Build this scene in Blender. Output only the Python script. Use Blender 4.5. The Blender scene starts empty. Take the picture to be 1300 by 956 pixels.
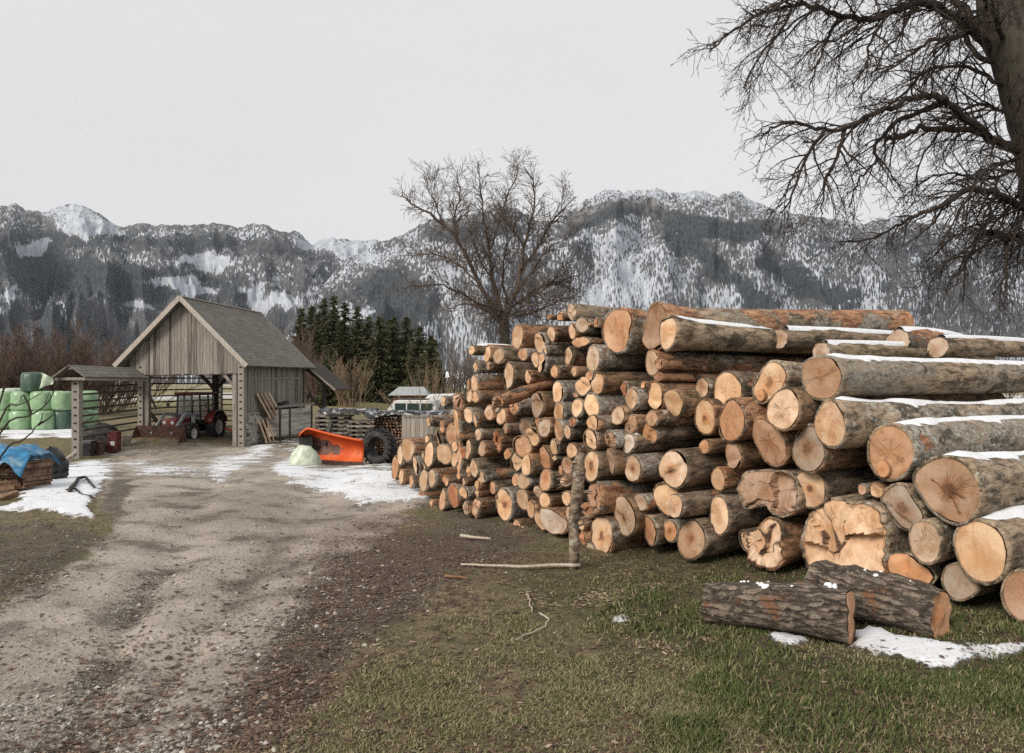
SKY_V=8.2; SUN_E=2.95; EXPO=0.10; HAZE=2.2e-5
import bpy, math, random
import numpy as np
from mathutils import Vector, Matrix
R=random.Random(7); NR=np.random.RandomState(7)
C=bpy.context.scene.collection
sc=bpy.context.scene
F=1000.0; CX=650.0; HY=485.0; CZ=1.8
PI=math.pi
# ------------------------------------------------------------------ helpers
def ss(a,b,x):
    t=np.clip((np.asarray(x,dtype=float)-a)/(b-a),0,1); return t*t*(3-2*t)
_kd=np.array([-50,0,15,20,28,31,36,41,46,60,300,6000.]); _kz=np.array([0,0,0,-.58,-1.2,-1.42,-1.72,-1.57,-1.55,-1.6,-1.6,-1.6])
_fd=np.linspace(-50,400,4501); _fz=np.interp(_fd,_kd,_kz); _w=np.hanning(25); _w/=_w.sum(); _fz=np.convolve(np.pad(_fz,12,mode='edge'),_w,'valid')
def gz(x,d):
    z=np.interp(d,_fd,_fz)+.5*ss(37,42,d)*ss(-14.5,-19,x)
    z=z+.10*ss(-2.6,-5,x)*ss(4,7,d)*ss(16,11,d)
    return z
def P(px,py,d): return ((px-CX)/F*d, d, CZ+(HY-py)/F*d)
def PG(px,d):
    x=(px-CX)/F*d; return (x,d,float(gz(x,d)))
def ghit(px,py):
    t=np.concatenate([np.arange(3,60,.02),np.arange(60,300,.5)])
    x=(px-CX)/F*t; z=CZ+(HY-py)/F*t; k=np.argmax(z<gz(x,t))
    return (float(x[k]),float(t[k]),float(gz(x[k],t[k])))
def tag(o,label=None,cat=None,group=None,kind=None):
    if label: o['label']=label
    if cat: o['category']=cat
    if group: o['group']=group
    if kind: o['kind']=kind
    return o
def empty(name,loc=(0,0,0),rz=0,**k):
    o=bpy.data.objects.new(name,None); C.objects.link(o); o.location=loc; o.rotation_euler=(0,0,rz); o.empty_display_size=.2
    return tag(o,**k)
class MB:
    def __init__(s): s.v=[]; s.f=[]; s.a=[]
    def add(s,vs,fs,a=0.0):
        n=len(s.v); s.v.extend(vs); s.f.extend([tuple(i+n for i in f) for f in fs])
        s.a.extend(a if isinstance(a,(list,tuple)) else [a]*len(vs)); return s
    def box(s,c,h,rot=None,a=0.0,jit=0):
        vs=[Vector((sx*h[0],sy*h[1],sz*h[2])) for sx in(-1,1) for sy in(-1,1) for sz in(-1,1)]
        if jit: vs=[v+Vector((R.uniform(-jit,jit),R.uniform(-jit,jit),R.uniform(-jit,jit))) for v in vs]
        if rot is not None: vs=[rot@v for v in vs]
        c=Vector(c); vs=[tuple(v+c) for v in vs]
        return s.add(vs,[(0,1,3,2),(4,6,7,5),(0,4,5,1),(2,3,7,6),(0,2,6,4),(1,5,7,3)],a)
    def beam(s,p0,p1,w,h,a=0.0,up=(0,0,1)):
        p0=Vector(p0);p1=Vector(p1);d=(p1-p0);L=d.length;d.normalize();u=Vector(up)
        sd=d.cross(u)
        if sd.length<1e-4: sd=d.cross(Vector((1,0,0)))
        sd.normalize();u=sd.cross(d)
        return s.box((p0+p1)/2,(L/2,w/2,h/2),Matrix((d,sd,u)).transposed(),a)
    def tube(s,pts,rad,n=6,a=0.0,cap=True):
        pts=[Vector(p) for p in pts]; m=len(pts); base=len(s.v); u=None
        for i in range(m):
            t=(pts[min(i+1,m-1)]-pts[max(i-1,0)])
            if t.length<1e-9: t=Vector((0,0,1))
            t.normalize()
            if u is None: u=t.orthogonal()
            u=u-t*u.dot(t)
            if u.length<1e-6: u=t.orthogonal()
            u.normalize(); w=t.cross(u); r=rad[i] if not isinstance(rad,(int,float)) else rad
            for k in range(n):
                q=2*PI*k/n; s.v.append(tuple(pts[i]+u*(r*math.cos(q))+w*(r*math.sin(q))))
        s.a.extend([a]*(n*m))
        for i in range(m-1):
            for k in range(n):
                k2=(k+1)%n; s.f.append((base+i*n+k,base+i*n+k2,base+i*n+n+k2,base+i*n+n+k))
        if cap and n>3:
            s.f.append(tuple(base+k for k in reversed(range(n)))); s.f.append(tuple(base+(m-1)*n+k for k in range(n)))
        return s
    def lathe(s,prof,c=(0,0,0),ax='z',n=20,a=0.0,rot=None):
        base=len(s.v);c=Vector(c)
        for r,h in prof:
            for k in range(n):
                q=2*PI*k/n
                v=Vector((r*math.cos(q),r*math.sin(q),h))
                if ax=='x': v=Vector((v.z,v.x,v.y))
                if ax=='y': v=Vector((v.x,v.z,v.y))
                if rot is not None: v=rot@v
                s.v.append(tuple(v+c))
        s.a.extend([a]*(n*len(prof)))
        for i in range(len(prof)-1):
            for k in range(n):
                k2=(k+1)%n; s.f.append((base+i*n+k,base+i*n+k2,base+(i+1)*n+k2,base+(i+1)*n+k))
        return s
    def build(s,name,mat,parent=None,smooth=False,bevel=0):
        me=bpy.data.meshes.new(name); me.from_pydata(s.v,[],s.f); me.validate()
        if s.a and len(s.a)==len(me.vertices):
            at=me.attributes.new('rnd','FLOAT','POINT'); at.data.foreach_set('value',s.a)
        return fin(name,me,mat,parent,smooth,bevel)
def fin(name,me,mat,parent=None,smooth=False,bevel=0):
    me.update()
    if smooth: me.polygons.foreach_set('use_smooth',[True]*len(me.polygons))
    o=bpy.data.objects.new(name,me); C.objects.link(o)
    if mat: me.materials.append(mat)
    if parent: o.parent=parent
    if bevel:
        b=o.modifiers.new('bevel','BEVEL'); b.width=bevel; b.segments=2; b.limit_method='ANGLE'
    return o
def npmesh(name,V,Fa,mat,attrs={},parent=None,smooth=False):
    V=np.asarray(V,dtype=np.float32); Fa=np.asarray(Fa,dtype=np.int32); k=Fa.shape[1]
    me=bpy.data.meshes.new(name); me.vertices.add(len(V)); me.vertices.foreach_set('co',V.ravel())
    me.loops.add(Fa.size); me.loops.foreach_set('vertex_index',Fa.ravel())
    me.polygons.add(len(Fa)); me.polygons.foreach_set('loop_start',np.arange(0,Fa.size,k,dtype=np.int32))
    me.polygons.foreach_set('loop_total',np.full(len(Fa),k,dtype=np.int32))
    for n,d in attrs.items():
        at=me.attributes.new(n,'FLOAT','POINT'); at.data.foreach_set('value',np.asarray(d,dtype=np.float32).ravel())
    me.update(calc_edges=True)
    if smooth: me.polygons.foreach_set('use_smooth',np.ones(len(Fa),dtype=bool))
    return fin(name,me,mat,parent)
def vnoise(x,y,seed=0):
    x=np.asarray(x,float);y=np.asarray(y,float)
    xi=np.floor(x).astype(np.int64);yi=np.floor(y).astype(np.int64);fx=x-xi;fy=y-yi
    def h(a,b):
        n=(a*374761393+b*668265263+seed*69069)&0xffffffff
        n=((n^(n>>13))*1274126177)&0xffffffff
        return ((n^(n>>16))&0xffff)/65535.
    u=fx*fx*(3-2*fx);v=fy*fy*(3-2*fy)
    return (h(xi,yi)*(1-u)+h(xi+1,yi)*u)*(1-v)+(h(xi,yi+1)*(1-u)+h(xi+1,yi+1)*u)*v
def fbm(x,y,seed=0,o=4):
    t=0;a=.5
    for i in range(o): t=t+a*vnoise(x*2**i,y*2**i,seed+i*17);a*=.5
    return t/(1-.5**o)
def sdpoly(px,py,poly):
    d=np.full(px.shape,1e9); ins=np.zeros(px.shape,bool); n=len(poly)
    for i in range(n):
        ax,ay=poly[i];bx,by=poly[(i+1)%n]
        ex,ey=bx-ax,by-ay; t=np.clip(((px-ax)*ex+(py-ay)*ey)/(ex*ex+ey*ey+1e-9),0,1)
        d=np.minimum(d,np.hypot(px-ax-t*ex,py-ay-t*ey))
        if by!=ay:
            c=((ay>py)!=(by>py))&(px<(bx-ax)*(py-ay)/(by-ay)+ax); ins^=c
    return np.where(ins,-d,d)
# ------------------------------------------------------------------ materials
class NT:
    def __init__(s,name):
        s.m=bpy.data.materials.new(name); s.m.use_nodes=True; s.t=s.m.node_tree; s.b=s.t.nodes['Principled BSDF']
        s.b.inputs['Roughness'].default_value=.85; s.b.inputs['Specular IOR Level'].default_value=.25
    def n(s,ty,**k):
        x=s.t.nodes.new(ty)
        for a,b in k.items(): setattr(x,a,b)
        return x
    def lk(s,a,b):
        if hasattr(a,'is_output') or isinstance(a,bpy.types.NodeSocket): s.t.links.new(a,b)
        else:
            try: b.default_value=a
            except Exception: b.default_value=(*a,1)
    def pos(s): return s.n('ShaderNodeNewGeometry').outputs['Position']
    def obj(s): return s.n('ShaderNodeTexCoord').outputs['Object']
    def info(s,k='Random'): return s.n('ShaderNodeObjectInfo').outputs[k]
    def attr(s,n): return s.n('ShaderNodeAttribute',attribute_name=n).outputs['Fac']
    def map(s,v,sc=(1,1,1),loc=(0,0,0)):
        x=s.n('ShaderNodeMapping'); s.lk(v,x.inputs['Vector']); x.inputs['Scale'].default_value=sc
        s.lk(loc,x.inputs['Location']); return x.outputs[0]
    def noise(s,v,scale,det=4,rough=.55,dist=0,w=None):
        x=s.n('ShaderNodeTexNoise')
        if w is not None: x.noise_dimensions='4D'; s.lk(w,x.inputs['W'])
        s.lk(v,x.inputs['Vector']); x.inputs['Scale'].default_value=scale; x.inputs['Detail'].default_value=det
        x.inputs['Roughness'].default_value=rough; x.inputs['Distortion'].default_value=dist; return x.outputs['Fac']
    def voro(s,v,scale,feat='F1',out='Distance'):
        x=s.n('ShaderNodeTexVoronoi',feature=feat); s.lk(v,x.inputs['Vector']); x.inputs['Scale'].default_value=scale; return x.outputs[out]
    def ma(s,op,a,b=0.0,c=None,cl=False):
        x=s.n('ShaderNodeMath',operation=op,use_clamp=cl); s.lk(a,x.inputs[0]); s.lk(b,x.inputs[1])
        if c is not None: s.lk(c,x.inputs[2])
        return x.outputs[0]
    def mr(s,v,a,b,c=0.,d=1.,smooth=True):
        x=s.n('ShaderNodeMapRange'); x.interpolation_type='SMOOTHSTEP' if smooth else 'LINEAR'
        s.lk(v,x.inputs['Value'])
        for i,q in zip((1,2,3,4),(a,b,c,d)): s.lk(q,x.inputs[i])
        return x.outputs[0]
    def mix(s,f,a,b,ty='MIX'):
        x=s.n('ShaderNodeMix',data_type='RGBA',blend_type=ty); s.lk(f,x.inputs[0])
        for q,i in ((a,6),(b,7)):
            if isinstance(q,tuple) and len(q)==3: q=(*q,1)
            s.lk(q,x.inputs[i])
        return x.outputs[2]
    def ramp(s,f,stops):
        x=s.n('ShaderNodeValToRGB'); e=x.color_ramp.elements
        while len(e)<len(stops): e.new(.5)
        for i,(p,c) in enumerate(stops): e[i].position=p; e[i].color=(*c,1) if len(c)==3 else c
        s.lk(f,x.inputs[0]); return x.outputs[0]
    def xyz(s,v):
        x=s.n('ShaderNodeSeparateXYZ'); s.lk(v,x.inputs[0]); return x.outputs
    def comb(s,x,y,z):
        q=s.n('ShaderNodeCombineXYZ'); s.lk(x,q.inputs[0]); s.lk(y,q.inputs[1]); s.lk(z,q.inputs[2]); return q.outputs[0]
    def col(s,c): s.lk(c,s.b.inputs['Base Color']); return s
    def rough(s,c): s.lk(c,s.b.inputs['Roughness']); return s
    def bump(s,h,st=.5,dist=.02):
        x=s.n('ShaderNodeBump'); s.lk(h,x.inputs['Height']); x.inputs['Strength'].default_value=st; x.inputs['Distance'].default_value=dist
        s.lk(x.outputs[0],s.b.inputs['Normal']); return s
M={}
def plain(name,c,rough=.7,var=.25,scale=8,metal=0,spec=.25,dirt=None,bump=.15):
    m=NT(name); o=m.obj(); nz=m.noise(o,scale,6,.6); d=tuple(x*(1-var) for x in c); l=tuple(min(1,x*(1+var)) for x in c)
    k=m.mix(m.mr(nz,.3,.7),d,l)
    if dirt: k=m.mix(m.mr(m.noise(o,scale*.45,7,.65),.5,.66),k,dirt)
    m.col(k).bump(nz,bump,.01); m.rough(m.mr(nz,.3,.7,rough-.1,min(1,rough+.1))); m.b.inputs['Metallic'].default_value=metal; m.b.inputs['Specular IOR Level'].default_value=spec
    M[name]=m.m; return m.m
def wood(name,c0,c1,dark,st=(9,9,.6),sc=1.0):
    m=NT(name); o=m.obj(); rn=m.attr('rnd')
    v=m.map(o,st,m.comb(m.ma('MULTIPLY',rn,37.),m.ma('MULTIPLY',rn,11.),0.0)); g=m.noise(v,3*sc,8,.65); g2=m.noise(v,.7*sc,5,.6)
    k=m.mix(m.mr(g,.3,.7),c0,c1); k=m.mix(m.mr(m.ma('ADD',g2,m.ma('MULTIPLY',rn,.3)),.55,.9),k,dark)
    k=m.mix(m.ma('MULTIPLY',m.ma('FRACT',m.ma('MULTIPLY',rn,7.31)),.45),k,m.mix(.5,k,dark),'MIX')
    m.col(k).bump(g,.5,.01); M[name]=m.m; return m.m
wood('weathered_wood',(.17,.15,.13),(.36,.33,.295),(.085,.072,.06),(11,11,.5))
wood('bin_wood',(.36,.34,.31),(.58,.55,.51),(.2,.18,.16),(.6,.6,9)); 
wood('dark_wood',(.045,.036,.03),(.085,.068,.055),(.03,.025,.02))
wood('brown_wood',(.17,.085,.045),(.26,.14,.075),(.08,.05,.035))
wood('fresh_board',(.50,.36,.23),(.62,.48,.33),(.33,.22,.14))
wood('pale_trim',(.31,.275,.235),(.44,.40,.355),(.22,.19,.16))
wood('split_wood',(.21,.12,.075),(.38,.25,.165),(.09,.055,.04))
plain('black_plastic',(.018,.018,.02),.4,.3,6,0,.5); plain('rubber',(.028,.028,.029),.7,.35,9,dirt=(.09,.08,.07))
plain('maroon_paint',(.10,.024,.022),.6,.3,5,dirt=(.06,.04,.035)); plain('red_paint',(.19,.025,.023),.45,.2,5,0,.4,dirt=(.12,.06,.045)); plain('dark_metal',(.035,.033,.032),.55,.3,9,.3)
plain('rusty_metal',(.115,.062,.048),.7,.4,9,.1,dirt=(.045,.035,.03)); plain('white_paint',(.62,.62,.60),.5,.08,4)
plain('grey_paint',(.30,.32,.32),.55,.15,4); plain('stone',(.27,.25,.22),.9,.35,5,bump=.5); plain('concrete',(.30,.27,.24),.9,.25,14,dirt=(.15,.13,.11))
plain('green_wrap',(.25,.385,.225),.3,.14,3,0,.6,bump=.35); plain('dark_wrap',(.055,.10,.075),.4,.25,5,0,.5,bump=.3); plain('pale_wrap',(.46,.52,.41),.35,.2,5,0,.5,bump=.6)
plain('blue_tarp',(.03,.17,.33),.45,.3,9,0,.4,dirt=(.20,.33,.42)); plain('grey_tarp',(.035,.037,.04),.5,.4,5,dirt=(.72,.73,.75)); plain('beige_metal',(.45,.41,.34),.6,.2,6)
m=NT('glass_pane'); m.col((.03,.05,.045)); m.b.inputs['Roughness'].default_value=.12; m.b.inputs['Specular IOR Level'].default_value=.6; M['glass']=m.m
m=NT('clear_glass'); m.col((.25,.28,.27)); m.b.inputs['Roughness'].default_value=.08; m.b.inputs['Alpha'].default_value=.30; m.b.inputs['Specular IOR Level'].default_value=.6; M['clear_glass']=m.m
m=NT('snow'); n1=m.noise(m.pos(),14,8,.7); n2=m.noise(m.pos(),45,4,.6); m.col(m.mix(m.ma('MULTIPLY',m.mr(n2,.6,.7),.5),m.mix(n1,(.74,.77,.81),(.88,.89,.91)),(.5,.46,.41))).bump(n1,.6,.03); m.rough(.75); M['snow']=m.m
# orange plough paint with rust scraped patches (wear keeps its own shape)
m=NT('orange_paint'); o=m.obj(); z=m.xyz(o)[2]; nz=m.noise(o,3.2,8,.68); wv=m.attr('rnd')
k=m.mix(m.mr(m.noise(o,2.2,4),.35,.7),(.62,.085,.02),(.70,.15,.045)); rust=m.mix(m.mr(m.noise(o,9,6),.3,.7),(.075,.05,.042),(.19,.10,.07))
k=m.mix(m.mr(m.ma('ADD',nz,wv),.72,.80),k,rust); m.col(k).bump(nz,.2,.01); m.rough(.5); M['orange_paint']=m.m
# fibre slate roof
m=NT('slate_roof'); o=m.obj(); br=m.n('ShaderNodeTexBrick'); m.lk(m.map(o,(1,1,1)),br.inputs['Vector'])
sx=m.xyz(o); m.lk(m.comb(sx[1],m.ma('MULTIPLY',sx[2],1.45),0.0),br.inputs['Vector'])
for i,v in (('Scale',2.0),('Mortar Size',.022),('Bias',0.),('Brick Width',.9),('Row Height',.45)): br.inputs[i].default_value=v
br.inputs['Color1'].default_value=(.155,.145,.128,1); br.inputs['Color2'].default_value=(.23,.215,.19,1); br.inputs['Mortar'].default_value=(.05,.045,.04,1)
nz=m.noise(o,1.3,6,.6); k=m.mix(m.ma('MULTIPLY',m.mr(nz,.45,.7),.6),br.outputs['Color'],(.17,.155,.10)); k=m.mix(m.ma('MULTIPLY',m.mr(m.noise(m.map(o,(1.2,5,1)),2,6,.7),.5,.7),.6),k,(.085,.078,.07)); m.col(k).bump(br.outputs['Fac'],-1.0,.04); M['slate_roof']=m.m
# concrete hayrack post with a row of peg holes
m=NT('holed_post'); o=m.obj(); sx=m.xyz(o); fz=m.ma('ABSOLUTE',m.ma('SUBTRACT',m.ma('FRACT',m.ma('DIVIDE',sx[2],.36)),.5))
ho=m.ma('MULTIPLY',m.ma('LESS_THAN',fz,.13),m.ma('LESS_THAN',m.ma('ABSOLUTE',m.attr('rnd')),.5)); nz=m.noise(o,9,6)
m.col(m.mix(ho,m.mix(nz,(.15,.135,.12),(.34,.31,.275)),(.03,.023,.02))).bump(nz,.3,.01); M['holed_post']=m.m
# bark : object colour = tint, alpha = amount of peeled red-brown patches
m=NT('log_bark'); o=m.obj(); rnd=m.info('Random'); oc=m.info('Color'); al=m.info('Alpha'); w=m.ma('MULTIPLY',rnd,50.)
v=m.map(o,(.9,3.4,3.4)); v2=m.map(o,(.8,1.5,1.5))
a=m.noise(v,5,9,.7,.5,w); b=m.noise(v2,2.4,7,.68,.5,w); c=m.noise(m.map(o,(2.2,3,3)),9,7,.72,0,w); d=m.noise(v2,1.7,9,.70,.4,m.ma('ADD',w,7.7)); e=m.noise(v2,.9,3,.5,0,m.ma('ADD',w,21.))
base=m.mix(m.mr(a,.34,.62),(.045,.034,.025),(.31,.235,.17)); base=m.mix(1.0,base,oc,'MULTIPLY')
gry=m.mix(m.mr(c,.35,.65),(.13,.115,.095),(.38,.35,.30)); k=m.mix(m.ma('MULTIPLY',m.mr(m.ma('ADD',e,m.ma('MULTIPLY',m.ma('SUBTRACT',m.ma('FRACT',m.ma('MULTIPLY',rnd,5.3)),.5),.35)),.50,.60),m.mr(c,.3,.6)),base,gry)
k=m.mix(m.ma('MULTIPLY',m.mr(b,.53,.60),.85),k,m.mix(a,(.03,.026,.018),(.085,.075,.048)))
lic=m.ma('MULTIPLY',m.mr(m.ma('ADD',m.ma('MULTIPLY',c,.6),m.ma('MULTIPLY',d,.5)),.585,.63),m.mr(m.ma('FRACT',m.ma('MULTIPLY',rnd,3.7)),.15,.7)); k=m.mix(m.ma('MULTIPLY',lic,.8),k,m.mix(a,(.38,.38,.33),(.60,.59,.54)))
th=m.ma('SUBTRACT',.715,m.ma('MULTIPLY',al,.26)); pl=m.mr(d,th,m.ma('ADD',th,.03))
k=m.mix(pl,k,m.mix(m.mr(a,.36,.62),m.mix(c,(.10,.038,.02),(.24,.10,.055)),(.50,.29,.17)))
cr=m.mr(m.voro(m.map(o,(.45,3,3)),6,'DISTANCE_TO_EDGE'),0.0,.05); k=m.mix(m.ma('MULTIPLY',m.ma('SUBTRACT',1.,cr),m.ma('MULTIPLY',m.mr(b,.42,.6),.35)),k,(.03,.024,.02))
h=m.ma('ADD',m.ma('MULTIPLY',a,.9),m.ma('MULTIPLY',c,.35)); h=m.ma('SUBTRACT',h,m.ma('MULTIPLY',pl,.45)); m.col(k).bump(h,1.0,.03); m.rough(.9); M['bark']=m.m
# sawn end grain : object colour = tint, alpha = strength of the dark heart
m=NT('end_grain'); o=m.obj(); rnd=m.info('Random'); oc=m.info('Color'); al=m.info('Alpha'); rad=m.attr('rad'); w=m.ma('MULTIPLY',rnd,70.)
x=m.xyz(o); nz=m.noise(o,5,6,.62,0,w); n2=m.noise(o,3.4,6,.62,.6,m.ma('ADD',w,3.)); fine=m.noise(o,55,6,.75,0,w); n3=m.noise(o,11,7,.7,.3,m.ma('ADD',w,9.))
offn=m.noise(o,1.6,2,.5,0,m.ma('ADD',w,17.)); rr=m.ma('ADD',rad,m.ma('ADD',m.ma('MULTIPLY',m.ma('SUBTRACT',nz,.5),.30),m.ma('MULTIPLY',m.ma('SUBTRACT',offn,.5),.6)))
ring=m.ma('SINE',m.ma('MULTIPLY',rr,m.ma('ADD',38.,m.ma('MULTIPLY',rnd,40.))))
k=m.mix(m.mr(n2,.38,.64),m.mix(1.0,oc,(.84,.73,.62),'MULTIPLY'),m.mix(1.0,oc,(1.10,1.10,1.10),'MULTIPLY'))
k=m.mix(m.ma('MULTIPLY',m.mr(ring,.0,1.),m.ma('MULTIPLY',m.mr(n3,.35,.6),.14)),k,m.mix(1.0,k,(.68,.54,.42),'MULTIPLY'))
hr=m.ma('ADD',rr,m.ma('MULTIPLY',m.ma('SUBTRACT',n2,.5),1.1))
k=m.mix(m.ma('MULTIPLY',m.mr(hr,.70,.15),m.ma('ADD',.18,m.ma('MULTIPLY',al,.55))),k,m.mix(1.0,k,(.82,.56,.36),'MULTIPLY'))
k=m.mix(m.ma('MULTIPLY',m.mr(m.ma('ADD',hr,m.ma('MULTIPLY',m.ma('SUBTRACT',n3,.5),.9)),.30,.12),m.mr(al,.55,1.0,0,.85)),k,(.13,.065,.04))
ang=m.ma('ARCTAN2',x[2],x[1]); an=m.n('ShaderNodeTexNoise'); an.noise_dimensions='2D'
m.lk(m.comb(m.ma('MULTIPLY',m.ma('COSINE',ang),1.7),m.ma('ADD',m.ma('MULTIPLY',m.ma('SINE',ang),1.7),w),0.0),an.inputs['Vector']); an.inputs['Scale'].default_value=1.3; an.inputs['Detail'].default_value=2
ck=m.ma('MULTIPLY',m.mr(m.ma('ABSOLUTE',m.ma('SUBTRACT',an.outputs['Fac'],.5)),.013,.003),m.ma('MULTIPLY',m.mr(rad,.02,.10),m.mr(m.ma('ADD',rad,m.ma('MULTIPLY',m.ma('SUBTRACT',n2,.5),2.2)),.70,.45)))
ck=m.ma('MULTIPLY',ck,m.mr(m.ma('FRACT',m.ma('MULTIPLY',rnd,9.7)),.68,.78)); k=m.mix(m.ma('MULTIPLY',ck,.85),k,(.09,.055,.035))
k=m.mix(m.ma('MULTIPLY',m.mr(fine,.38,.72),.30),k,m.mix(1.0,k,(.72,.62,.54),'MULTIPLY'))
st=m.noise(m.map(o,(1,2.2,1.2)),2.6,8,.7,.6,m.ma('ADD',w,11.)); k=m.mix(m.ma('MULTIPLY',m.mr(st,.50,.64),.75),k,m.mix(1.0,k,(.70,.54,.42),'MULTIPLY'))
k=m.mix(m.ma('MULTIPLY',m.mr(m.noise(o,4.3,8,.72,.4,m.ma('ADD',w,31.)),.57,.66),m.mr(m.ma('FRACT',m.ma('MULTIPLY',rnd,6.1)),.3,.9)),k,m.mix(1.0,k,(.55,.47,.42),'MULTIPLY'))
k=m.mix(m.ma('MULTIPLY',m.mr(m.ma('ADD',rad,m.ma('MULTIPLY',m.ma('SUBTRACT',n3,.5),.10)),.955,1.0),.8),k,(.20,.11,.065))
ra_=m.n('ShaderNodeVectorRotate'); ra_.rotation_type='X_AXIS'; m.lk(o,ra_.inputs['Vector']); m.lk(m.ma('MULTIPLY',rnd,40.),ra_.inputs['Angle']); saw=m.noise(m.map(ra_.outputs[0],(1,1.5,38)),2.5,4,.6,0,w)
k=m.mix(m.ma('MULTIPLY',m.mr(saw,.42,.66),.22),k,m.mix(1.0,k,(.74,.66,.58),'MULTIPLY'))
k=m.mix(m.ma('MULTIPLY',m.mr(m.ma('ADD',m.attr('crk'),m.ma('MULTIPLY',m.ma('SUBTRACT',n3,.5),.8)),.45,.9),.9),k,(.05,.03,.02)); h=m.ma('ADD',m.ma('MULTIPLY',saw,.55),m.ma('ADD',m.ma('MULTIPLY',fine,.45),m.ma('MULTIPLY',ck,-2.))); m.col(k).bump(h,.6,.012); m.rough(.85); M['end_grain']=m.m
# thick scaly bark of the stub logs
m=NT('scaly_bark'); o=m.obj(); a=m.noise(m.map(o,(1.6,3,3)),6,9,.72,.5); c=m.noise(o,22,6,.7); wv=m.noise(o,4,4,.6); vo=m.voro(m.map(o,(3.2,21,21),m.comb(0.0,m.ma('MULTIPLY',wv,2.2),m.ma('MULTIPLY',a,1.6))),1.0,'DISTANCE_TO_EDGE'); vd=m.ma('ADD',vo,m.ma('MULTIPLY',m.ma('SUBTRACT',c,.5),.55)); cr=m.mr(vd,-.04,.16)
k=m.mix(m.mr(a,.36,.64),(.075,.058,.045),(.30,.24,.185)); k=m.mix(m.ma('MULTIPLY',m.ma('SUBTRACT',1.,cr),.6),k,(.042,.034,.027)); k=m.mix(m.ma('MULTIPLY',m.mr(c,.52,.66),.6),k,(.26,.235,.205)); k=m.mix(m.mr(m.noise(o,2.6,7,.7),.60,.64),k,(.20,.105,.065))
m.col(k).bump(m.ma('ADD',m.ma('MULTIPLY',cr,.7),m.ma('ADD',a,m.ma('MULTIPLY',c,.4))),1.0,.035); m.rough(.9); M['scaly_bark']=m.m
# twigs / tree bark
m=NT('tree_bark'); o=m.pos(); a=m.noise(m.map(o,(5,5,1.2)),3,7,.65); b=m.noise(o,1.6,4); k=m.mix(m.mr(a,.3,.7),(.022,.018,.015),(.078,.065,.052)); k=m.mix(m.mr(b,.5,.7,0,.6),k,(.075,.075,.045)); m.col(k).bump(a,.8,.03); M['tree_bark']=m.m
for nm,c in (('twig_dark',(.035,.026,.021)),('twig_brown',(.085,.064,.050)),('twig_red',(.115,.078,.064)),('twig_tan',(.20,.145,.095)),('twig_grey',(.16,.135,.12))):
    m=NT(nm); m.col(m.mix(m.noise(m.pos(),2,3),tuple(x*.65 for x in c),tuple(x*1.35 for x in c))); M[nm]=m.m
m=NT('needles'); rn=m.attr('rnd'); k=m.ramp(rn,[(0,(.026,.032,.017)),(.5,(.075,.080,.042)),(1,(.15,.14,.075))]); m.col(k); m.rough(.95); m.b.inputs['Specular IOR Level'].default_value=.1; M['needles']=m.m
m=NT('grass_blades'); rn=m.attr('rnd'); m.col(m.ramp(rn,[(0,(.036,.054,.015)),(.45,(.085,.112,.034)),(.6,(.15,.135,.062)),(1,(.37,.31,.19))])); M['grass']=m.m
m=NT('gravel_stones'); rn=m.attr('rnd'); m.col(m.ramp(rn,[(0,(.09,.078,.066)),(.5,(.27,.245,.215)),(1,(.52,.49,.44))])); M['gravel']=m.m
m=NT('bark_chips'); rn=m.attr('rnd'); m.col(m.ramp(rn,[(0,(.03,.022,.018)),(.45,(.10,.058,.042)),(.75,(.18,.115,.085)),(1,(.46,.36,.26))])); M['chips']=m.m
# ------------------------------------------------------------------ camera, sky, sun
cam=bpy.data.cameras.new('camera'); co=bpy.data.objects.new('camera',cam); C.objects.link(co); sc.camera=co
co.location=(0,0,CZ); co.rotation_euler=(PI/2,0,0); cam.sensor_width=36; cam.lens=36*F/1300; cam.shift_y=(HY-478)/1300; cam.clip_end=20000; cam.clip_start=.05
w=bpy.data.worlds.new('World'); sc.world=w; w.use_nodes=True; t=w.node_tree; bg=t.nodes['Background']
sky=t.nodes.new('ShaderNodeTexSky'); sky.sky_type='NISHITA'; sky.sun_disc=False; sky.sun_elevation=math.radians(32); sky.sun_rotation=math.radians(222); sky.air_density=1; sky.dust_density=3
hs=t.nodes.new('ShaderNodeHueSaturation'); hs.inputs['Saturation'].default_value=.10; t.links.new(sky.outputs[0],hs.inputs['Color'])
mx=t.nodes.new('ShaderNodeMix'); mx.data_type='RGBA'; mx.inputs[0].default_value=.86; t.links.new(hs.outputs[0],mx.inputs[6])
# overcast: an even veil of cloud with faint soft structure
tc=t.nodes.new('ShaderNodeTexCoord'); nz=t.nodes.new('ShaderNodeTexNoise'); nz.inputs['Scale'].default_value=2.2; nz.inputs['Detail'].default_value=5; mp=t.nodes.new('ShaderNodeMapping'); mp.inputs['Scale'].default_value=(1,1,3)
t.links.new(tc.outputs['Generated'],mp.inputs['Vector']); t.links.new(mp.outputs[0],nz.inputs['Vector'])
rp=t.nodes.new('ShaderNodeValToRGB'); rp.color_ramp.elements[0].position=.25; rp.color_ramp.elements[0].color=(.93,.935,.95,1); rp.color_ramp.elements[1].position=.75; rp.color_ramp.elements[1].color=(1,.995,.99,1)
t.links.new(nz.outputs['Fac'],rp.inputs[0]); ml=t.nodes.new('ShaderNodeVectorMath'); ml.operation='SCALE'; ml.inputs['Scale'].default_value=SKY_V; t.links.new(rp.outputs[0],ml.inputs[0]); t.links.new(ml.outputs[0],mx.inputs[7])
t.links.new(mx.outputs[2],bg.inputs['Color']); bg.inputs['Strength'].default_value=.10
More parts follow.
